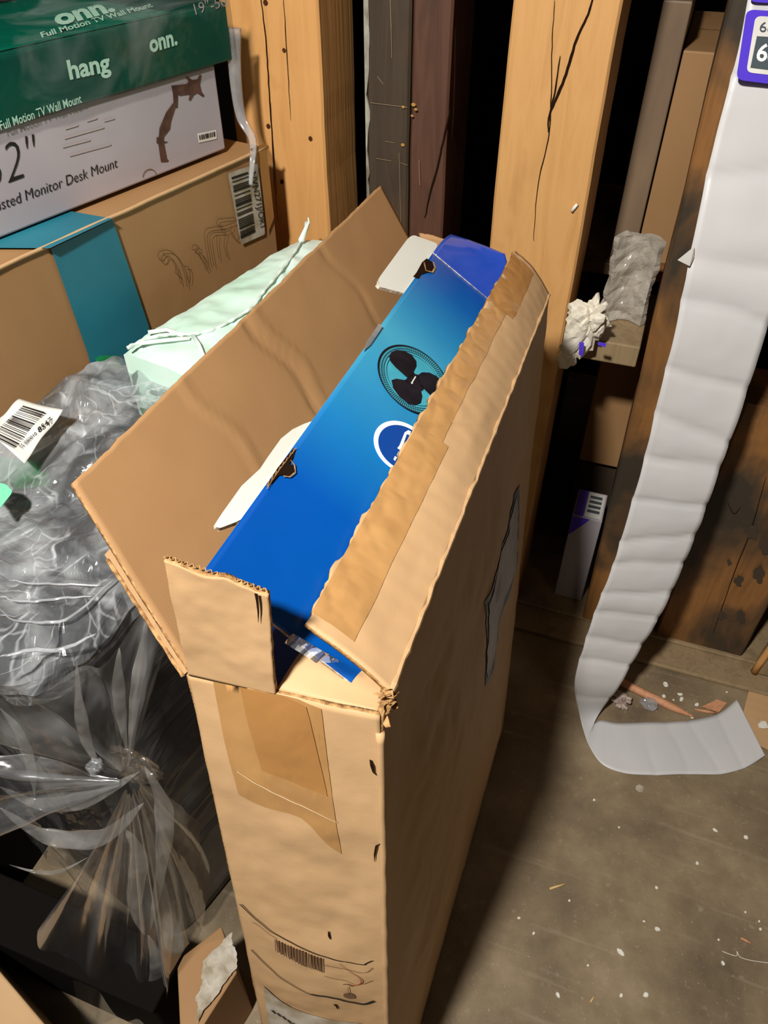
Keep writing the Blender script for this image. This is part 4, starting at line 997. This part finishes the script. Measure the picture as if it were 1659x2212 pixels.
_, LIFT = ponpanel('front_tape', [(459, 1440), (498, 1446), (560, 1462), (600, 1478), (700, 1512), (703, 1530), (715, 1640), (742, 1828), (715, 1808), (680, 1770), (655, 1752), (600, 1738), (555, 1724), (520, 1708), (490, 1600)], M['tape'], .0008)
ponpanel('front_tape', [(519, 1452), (600, 1481), (668, 1508), (676, 1534), (714, 1697), (640, 1672), (571, 1648), (540, 1540)], M['tape2'], .0016)
def pstroke(mb, px, w_, off=.003):
    P = [pfr.at(p) for p in px]; P = [p+LIFT(p)+pfr.n*(.002+off) for p in P]; W_ = w_ if isinstance(w_, (list, tuple)) else [w_]*len(P)
    for i in range(len(P)-1):
        t0 = (P[i+1]-P[i]).normalized(); s = pfr.n.cross(t0); mb.poly([P[i]-s*W_[i]/2, P[i+1]-s*W_[i+1]/2, P[i+1]+s*W_[i+1]/2, P[i]+s*W_[i]/2])
def pc(l, n=6): return [(p.x, p.y) for p in curve_px(l, n)]
m = MB(); pstroke(m, pc([(518, 1652), (560, 1674), (610, 1702), (680, 1730), (735, 1752)]), [.0008+.0008*math.sin(PI*i/24) for i in range(25)], .0022)
m.build('tape_ridge', flat('clear_tape_ridge', (236, 206, 158), .15, .8), t)
zf = lambda l: [(450+x/3.253, 1850+y/3.253) for x, y in l]
m = MB(); pstroke(m, pc(zf([(232, 300), (330, 385), (480, 475), (640, 540), (800, 595), (960, 645), (1095, 690), (1120, 685), (1165, 668)])), .0016); m.build('printed_line', M['ink'], t)
m = MB(); pstroke(m, pc(zf([(310, 620), (480, 740), (640, 825), (745, 860)])), .0014); pstroke(m, pc(zf([(745, 858), (850, 880), (960, 912), (1060, 950), (1100, 962), (1175, 948)])), [.003+.0012*(i/30) for i in range(31)])
m.build('printed_line', M['ink'], t)
m = MB()
for l in ([(830, 655), (960, 690), (1110, 740), (1165, 715)], [(835, 735), (960, 770), (1040, 805)], [(1005, 815), (1008, 880)], [(1100, 815), (1165, 800)], [(320, 420), (420, 475), (500, 510)]): pstroke(m, pc(zf(l)), .0008)
pstroke(m, pc(zf([(970, 800), (1000, 802), (1035, 818)])), .002)
m.build('printed_sketch', M['ink_soft'], t)
ponpanel('printed_disc', zf(ell((1010, 888), (40, 14), (-8, 20), 16)), M['ink_soft'], .0022)
m = MB(); pstroke(m, pc(zf([(940, 655), (1010, 715), (1075, 760), (1095, 790), (1080, 812), (1040, 812)])), [.0005+.0014*(i/30) for i in range(31)]); m.build('red_line', M['ink_red'], t)
m = MB(); rnd = random.Random(2)
for k in range(17):
    x = 490+k*21; y = 512+k*6.6; pstroke(m, zf([(x, y), (x+rnd.uniform(0, 8), y+78+k*1.2)]), rnd.choice((.0012, .0018, .0026)))
m.build('barcode', M['ink_soft'], t)
wl_, _q = ponpanel('white_label', zf([(395, 865), (480, 930), (600, 1000), (720, 1040), (900, 1085), (1060, 1120), (1100, 1135), (1112, 1160), (1120, 1260), (900, 1330), (600, 1300), (440, 1180)]), M['label_old'], .0018)
m = MB()
for k in range(5):
    for j in range(3+k % 2):
        x = 770+j*95+k*4; y = 1088+j*24+k*26; pstroke(m, zf([(x, y), (x+70, y+16)]), .0010, .0036)
for k in range(7):
    x = 460+k*38; y = 1030+k*16; pstroke(m, zf([(x, y), (x+28, y+22)]), .003, .0036)
m.build('label_print', M['ink'], wl_)
# dents and small holes near the corner
m = MB()
for l, w_ in (([(806, 1617), (810, 1630), (813, 1645), (820, 1652)], [.0012, .0032, .0018, .0004]), ([(826, 1800), (818, 1805), (814, 1825), (813, 1842)], [.0006, .0018, .0016, .0004]), ([(714, 1994), (716, 2004), (719, 2009)], [.001, .003, .0005]), ([(728, 2142), (733, 2148), (735, 2156)], [.0035, .003, .0006])): pstroke(m, l, w_, .0022)
m.build('puncture', M['crack'], t)
# grey label pouch and marks on the right side panel
ps = Plane(fr, br, FR)
def sidelift(p):
    v = (p.z-.002)/(H-.002); L_ = fr.lerp(FR, v); R_ = br.lerp(BR, v); u = (p-L_).dot((R_-L_).normalized())/(R_-L_).length; u = min(max(u, 0), 1); v = min(max(v, 0), 1)
    q = bil(fr, br, BR, FR)(u, v); e = max(0, min(1, 6*u, 6*(1-u), 6*v, 6*(1-v)))
    return (q-p)+ps.n*(e*.012*fbm(q, 3.2, 5)+e*.0042*fbm(q, 11, 6)+.006*math.sin(PI*u)*math.sin(PI*v)+.0012*fbm(q, 18, 7)+.004)
def pouch(a, b, c, d, material, name, off=0.0, nu=30, nv=30):
    f = bil(*[ps.at(p) for p in (a, b, c, d)]); mm = MB(); mm.grid(lambda u, v: f(u, v)+sidelift(f(u, v))+ps.n*off, nu, nv); o = mm.build(name, material, t)
    return o
pouch((1040, 1482), (1047, 1300), (1129, 1046), (1116, 1205), M['slate'], 'label_pouch', -.0006)
pouch((1043, 1462), (1050, 1305), (1124, 1075), (1113, 1200), noisy('pouch_paper', srgb(128, 122, 120), srgb(176, 172, 172), (10, 8, 3), .4, .4, 0), 'pouch_paper', .0006)

# ------------------------------------------------------------------ the blue fan carton inside
t = thing('fan_box', 'glossy blue fan box with white tabs, inside the open shipping carton', 'box', (-.18, .62, .02))
m = MB()
def shrink(p, q, k): return V(p)
Pb = [V((-.238, .205, .012)), V((-.082, .225, .012)), V((-.082, .925, .012)), V((-.238, .925, .012)), V((-.252, .312, .955)), V((-.124, .325, .955)), V((-.128, .965, .955)), V((-.268, .965, .955))]
m.hexa(Pb); m.build('carton_body', M['blue_plain'], t, bevel=.003)
TL0 = ay((441, 1232), .322); TR0 = ay((822, 1524), .312); TL1 = ay((936, 545), .93); TR1 = TL1+V((.135, .0, -.088))
lid = Plane(TL0, TR0, TL1)
def lidf(a, b, cc, d, nu, nv, name, mats, drop=0.0, rim=1, thick=.003, fn=None):
    f = bil(a, b, cc, d)
    def g(u, v):
        p = f(u, v); return p+lid.n*(.0012*fbm(p, 6, 2)+.003*math.sin(PI*v)*0) + (fn(u, v) if fn else V((0, 0, 0)))
    mm = MB()
    # UV: u along the length so the gradient runs near -> far
    b0 = len(mm.v)
    for j in range(nv+1):
        for i in range(nu+1): mm.v.append(g(i/nu, j/nv))
    for j in range(nv):
        for i in range(nu):
            k = j*(nu+1)+i; mm.f.append((k, k+1, k+nu+2, k+nu+1)); mm.m.append(0)
            mm.uv.append([(j/nv, i/nu), (j/nv, (i+1)/nu), ((j+1)/nv, (i+1)/nu), ((j+1)/nv, i/nu)])
    return mm.build(name, mats, t, True, solid=thick, rim=rim, offset=-1)
lidf(TL0, TR0, TR1, TL1, 30, 120, 'lid', [M['blue'], M['white_edge']])
# far tongue of the lid, bent down past a crease
F0 = lid.at((940, 548)); F1 = ay((975, 507), .985); F2 = ay((1092, 548), .975); 
U0 = TL1+(TL0-TL1).normalized()*.004+lid.n*.0006; U1 = TL1.lerp(TR1, .93)+(TL0-TL1).normalized()*.004+lid.n*.0006
sheet('lid_tongue', U0, U1, F2, F1, [M['blue_violet'], M['white_edge']], t, 20, 16, .003, .002, 8, 3, extra=lambda u, v, n: V((0, 0, .004*math.sin(PI*v))))
# white tabs on its left edge
def tab(px, name):
    mm = MB(); pts = [lid.at(p, -.004) for p in px]; mm.poly(pts)
    o = mm.build(name, [M['tabwhite'], M['white_edge']], t, solid=.004, rim=1, offset=0)
    if o.data.polygons[0].normal.dot(lid.n) < 0: o.data.flip_normals()
    return o
tab(rrect((810, 612), (886, 508), (948, 530), (872, 636), .16, 5)[:-6]+[(872, 636), (818, 622), (812, 616)], 'white_tab')
tab([(465, 1141), (463, 1134), (480, 1108), (520, 1052), (560, 1015), (580, 985), (605, 950), (630, 930), (655, 918), (690, 906), (640, 990), (590, 1070), (545, 1110), (508, 1130), (474, 1143)], 'white_tab')
m = MB(); strokes(m, lid, [(470, 1146), (508, 1133), (513, 1122)], .0018, -.0065); strokes(m, lid, [(822, 622), (868, 637)], .002, -.0065); m.build('tab_edge', M['white_edge'], t)
# hand holes beside the tabs
decal('hand_hole', lid, [(573, 1052), (600, 1010), (634, 968), (638, 972), (632, 990), (624, 1003), (634, 1004), (637, 1018), (628, 1028), (612, 1026), (602, 1026), (590, 1040)], M['crack'], t, .0012)
m = MB()
zz = []
for k in range(17):
    a = k/16; zz.append((574+a*62, 1051-a*80+(3 if k % 2 else -3)))
strokes(m, lid, zz, .0007, .002); strokes(m, lid, [(576, 1056), (604, 1014), (640, 967)], .0006, .002); strokes(m, lid, [(628, 994), (636, 1004), (638, 1020), (626, 1030), (612, 1028)], .0012, .002); m.build('hole_fluting', M['card_edge'], t)
decal('hand_hole', lid, [(892, 598), (900, 588), (912, 566), (922, 558), (934, 566), (938, 580), (934, 588), (924, 588), (910, 592), (905, 601)], M['crack'], t, .0012)
m = MB(); strokes(m, lid, [(916, 566), (920, 584), (934, 588), (940, 578), (936, 566)], .0022, .002); m.build('hole_fluting', M['card_edge'], t)
# printed fan
fc = (893, 820); FA, FB = (52, 70), (56, -26)
tt = thing; par = t
fg_ = decal('fan_guard_picture', lid, ell(fc, FA, FB, 60), noisy('fan_guard_print', srgb(70, 166, 186), srgb(58, 150, 172), (30, 30, 30), .3, .4, 0), t, .0014)
m = MB()
for k, r in enumerate((1.0, .97, .90, .83, .76)):
    e = ell(fc, (FA[0]*r, FA[1]*r), (FB[0]*r, FB[1]*r), 60); strokes(m, lid, e+[e[0]], .0014 if k == 0 else .0005, .002)
for k in range(110):
    a = 2*PI*k/110
    p = lambda r: (fc[0]+r*(math.cos(a)*FA[0]+math.sin(a)*FB[0]), fc[1]+r*(math.cos(a)*FA[1]+math.sin(a)*FB[1]))
    strokes(m, lid, [p(.82), p(.985)], .00045, .002)
m.build('fan_grille', M['fanblack'], fg_)
m = MB()
for z in ([(432, 985), (445, 955), (480, 940), (530, 945), (580, 970), (610, 1010), (612, 1045), (594, 1080), (600, 1105), (560, 1130), (520, 1095), (470, 1050), (440, 1015)],
          [(447, 1140), (480, 1130), (540, 1140), (600, 1170), (640, 1200), (650, 1245), (640, 1290), (600, 1305), (560, 1295), (500, 1250), (460, 1195)],
          [(620, 1108), (650, 1088), (700, 1090), (745, 1112), (785, 1150), (770, 1190), (740, 1230), (715, 1248), (690, 1225), (660, 1195), (630, 1170)],
          [(556, 1122), (590, 1095), (626, 1105), (634, 1160), (664, 1188), (650, 1210), (600, 1192), (560, 1165), (535, 1142)]):
    m.poly([lid.at((700+x/3.072, 450+y/3.072), .0026) for x, y in z])
m.build('fan_blade_picture', M['fanblack'], fg_)
m = MB(); strokes(m, lid, [(890, 826), (898, 813)], .0015, .0032); m.poly([lid.at(p, .0032) for p in ell((890, 827), (2.4, 0), (0, 2.4), 8)]); m.build('fan_badge', M['tabwhite'], fg_)
oc = (868, 966); OA, OB = (40, 52), (46, -24)
lr_ = decal('logo_rim', lid, ell(oc, OA, OB, 48), M['print_white'], t, .0016)
decal('logo_oval', lid, ell((869.5, 967), (OA[0]*.86, OA[1]*.86), (OB[0]*.86, OB[1]*.86), 48), M['logo_blue'], lr_, .0022)
m = MB()
for q in (((874, 934), (882, 929), (869, 966), (863, 962)), ((882, 929), (888, 932), (885, 940), (879, 938)), ((863, 962), (869, 966), (864, 972), (858, 968)), ((861, 975), (866, 978), (861, 986), (857, 983)), ((853, 985), (858, 988), (853, 996), (850, 992))): m.poly([lid.at(p, .0028) for p in q])
m.build('logo_lettering', M['print_white'], lr_)
# scrap of clear tape on the lid's left edge
m = MB(); m.poly([lid.at(p, .002) for p in ((785, 758), (792, 738), (818, 700), (826, 706), (800, 745))]); m.build('clear_tape', M['film_fold'], t, solid=.0006)

# ------------------------------------------------------------------ floor litter
t = thing('wooden_stick', 'short splintered orange-brown stick lying on the floor behind the curled paper strip', 'stick', az((1440, 1500), 0))
S0 = az((1335, 1470), .012); S1 = az((1462, 1532), .008); S2 = az((1500, 1549), .003)
pts = [S0.lerp(S1, k/10) for k in range(10)]+[S1.lerp(S2, k/5) for k in range(6)]
m = MB(); m.tube([p+V((0, .001*nz((i, 0, 0), .5), 0)) for i, p in enumerate(pts)], [.0095]*10+[.008, .007, .0055, .0045, .003, .001], 9); m.build('stick', M['stick'], t, True)
t = thing('wooden_stick', 'small dark splinter of wood by the end of the curled paper strip', 'stick', az((1520, 1545), 0))
m = MB(); m.tube([az((1500, 1532), .003), az((1528, 1537), .004), az((1548, 1541), .003)], [.002, .004, .0015], 7); m.build('splinter', M['stick'], t, True)
t = thing('crumpled_wrapper', 'crumpled greyish wrapper lying in the loop of the paper strip', 'wrapper', az((1340, 1520), 0))
m = wad(az((1342, 1512), .020), (.030, .024, .019), 14); m.build('wrapper', noisy('grey_wrapper', srgb(150, 128, 120), srgb(196, 180, 170), (30, 30, 30), .5, .3, .2, 50), t)
t = thing('plastic_scrap', 'small scrap of clear plastic on the floor beside the orange-brown stick', 'plastic scrap', az((1402, 1522), 0))
m = crumpled(az((1402, 1520), .010), .016, (1.3, 1, .45), 7, 36, 50, .6); m.build('scrap', M['film_fold'], t)
t = thing('cardboard_sheet', 'flat piece of brown cardboard lying on the floor at the right edge of the photo', 'cardboard', (.53, 1.12, 0))
m = MB(); q = [az(p, .003) for p in ((1620, 1480), (1680, 1440), (1790, 1560), (1700, 1640), (1592, 1590))]; m.poly(q); m.build('board', [M['card'], M['card_edge']], t, solid=.0025, rim=1)
t = thing('cardboard_sheet', 'small reddish flap of cardboard on the floor just behind the curled strip', 'cardboard', (.4, 1.2, 0))
m = MB(); m.poly([az(p, .003) for p in ((1515, 1528), (1548, 1512), (1570, 1520), (1552, 1540))]); m.build('board', [M['stick'], M['card_edge']], t, solid=.003, rim=1)

def chip(name, p, r, seed, material, label, cat, group=None, el=1.0, ang=0.0, h=.5):
    rnd = random.Random(seed); c = az(p, 0); m = MB(); n = 7; B = []; T = []
    for k in range(n):
        a = 2*PI*k/n; rr = r*(.7+.5*rnd.random()); x, y = math.cos(a)*rr*el, math.sin(a)*rr
        X = x*math.cos(ang)-y*math.sin(ang); Y = x*math.sin(ang)+y*math.cos(ang)
        B.append(V((c.x+X, c.y+Y, .0003))); T.append(V((c.x+X*.75, c.y+Y*.75, r*h*(.7+.5*rnd.random()))))
    m.poly(list(reversed(B))); m.poly(T)
    for k in range(n): m.poly([B[k], B[(k+1) % n], T[(k+1) % n], T[k]])
    o = m.build(name, material); tag(o, label, cat, group); return o
wl = 'tiny white chip of debris lying on the dusty floor'; wg = 'white debris chips on the floor'
spots = [((1611, 1808), 4.5, 1.3), ((1506, 1864), 4, 1), ((1420, 2007), 4.5, 1.2), ((1440, 1440), 4, 1.0), ((1437, 1478), 7, 1.4), ((1470, 1500), 5, 1.4), ((1472, 1510), 6, 1.2), ((1434, 1504), 5, 1.0), ((1484, 1540), 4, 1), ((1495, 1550), 4, 1), ((1505, 1522), 5, 1.3), ((1584, 1448), 3.5, 1), ((1478, 1405), 4, 1), ((1570, 1495), 3, 1), ((1283, 1728), 3, 1), ((1337, 1787), 2.5, 1), ((1562, 2081), 4, 1.2), ((1391, 1990), 2.5, 1), ((1552, 2030), 2.5, 1), ((1545, 1793), 3.5, 1.5), ((1270, 2086), 2.5, 1), ((1418, 1918), 3.5, 1.2), ((1610, 1970), 2.5, 1), ((1643, 2007), 3, 1), ((1121, 1983), 3, 1), ((1153, 2016), 3, 1.4), ((1206, 2150), 3.5, 1.6), ((1395, 2150), 5, 1.2), ((1455, 1512), 3, 1), ((1640, 1990), 2.5, 1), ((1342, 2150), 3, 1.3), ((1230, 1945), 2.5, 1)]
for i, (p, r, e) in enumerate(spots): chip('debris_chip', p, r*.00095, i+3, M['chip'], wl, 'debris', wg, e, i*1.3)
chip('debris_chip', (1645, 1572), .0105, 90, M['chip'], 'larger white chip on the cardboard sheet at the right edge', 'debris', None, 1.2, .5).location.z = .011
chip('plastic_disc', (1383, 1704), .0085, 91, M['label_old'], 'small round translucent scrap on the floor in front of the curled strip', 'plastic scrap', None, 1.1, 0, .12)
chip('curled_chip', (1341, 2057), .0042, 92, M['chip'], 'curled bright white shred on the floor, lower middle of the bare floor', 'debris', None, 2.0, -.5, .4)
def straw(a, b, r, label, material=None):
    m = MB(); A_, B_ = az(a, r), az(b, r); m.tube([A_, A_.lerp(B_, .5)+V((0, 0, r*.3)), B_], [r, r, r*.7], 7); return tag(m.build('wood_splinter', material or M['strawchip'], smooth=True), label, 'splinter')
straw((1187, 1920), (1222, 1909), .0022, 'straw-coloured splinter on the floor beside the carton shadow')
straw((1600, 2026), (1623, 2038), .0022, 'tan splinter on the floor near the lower right edge', M['stick'])
o = straw((1275, 2165), (1285, 2150), .0014, 'fine pale splinter on the floor near the bottom of the photo')
m = MB(); m.tube([az(p, .0012) for p in [(q.x, q.y) for q in curve_px([(1560, 2055), (1590, 2065), (1592, 2055), (1600, 2068), (1630, 2076), (1665, 2080)], 6)]], .0006, 5)
tag(m.build('thread', M['chip'], smooth=True), 'thin pale thread lying on the floor at the lower right edge', 'thread')
# pale splinter stuck on the knotty post
p3 = Plane((0, 1.296, 0), (1, 1.296, 0), (0, 1.296, 1)); m = MB(); m.tube([p3.at((1235, 456)), p3.at((1247, 441))], [.003, .0025], 7)
tag(m.build('paper_scrap', M['chip'], smooth=True), 'tiny white scrap stuck to the face of the knotty yellow post', 'scrap')

for o in list(COL.objects):
    if o.type == 'MESH' and o.name.split('.')[0] in ('crack', 'black_stain', 'yellow_scuff', 'pale_scuff', 'purple_print', 'puncture', 'printed_line', 'tape_ridge', 'film_fold', 'film_flap', 'lid_rib', 'print_block', 'tab_edge', 'hole_fluting', 'printed_sketch'): explode(o)
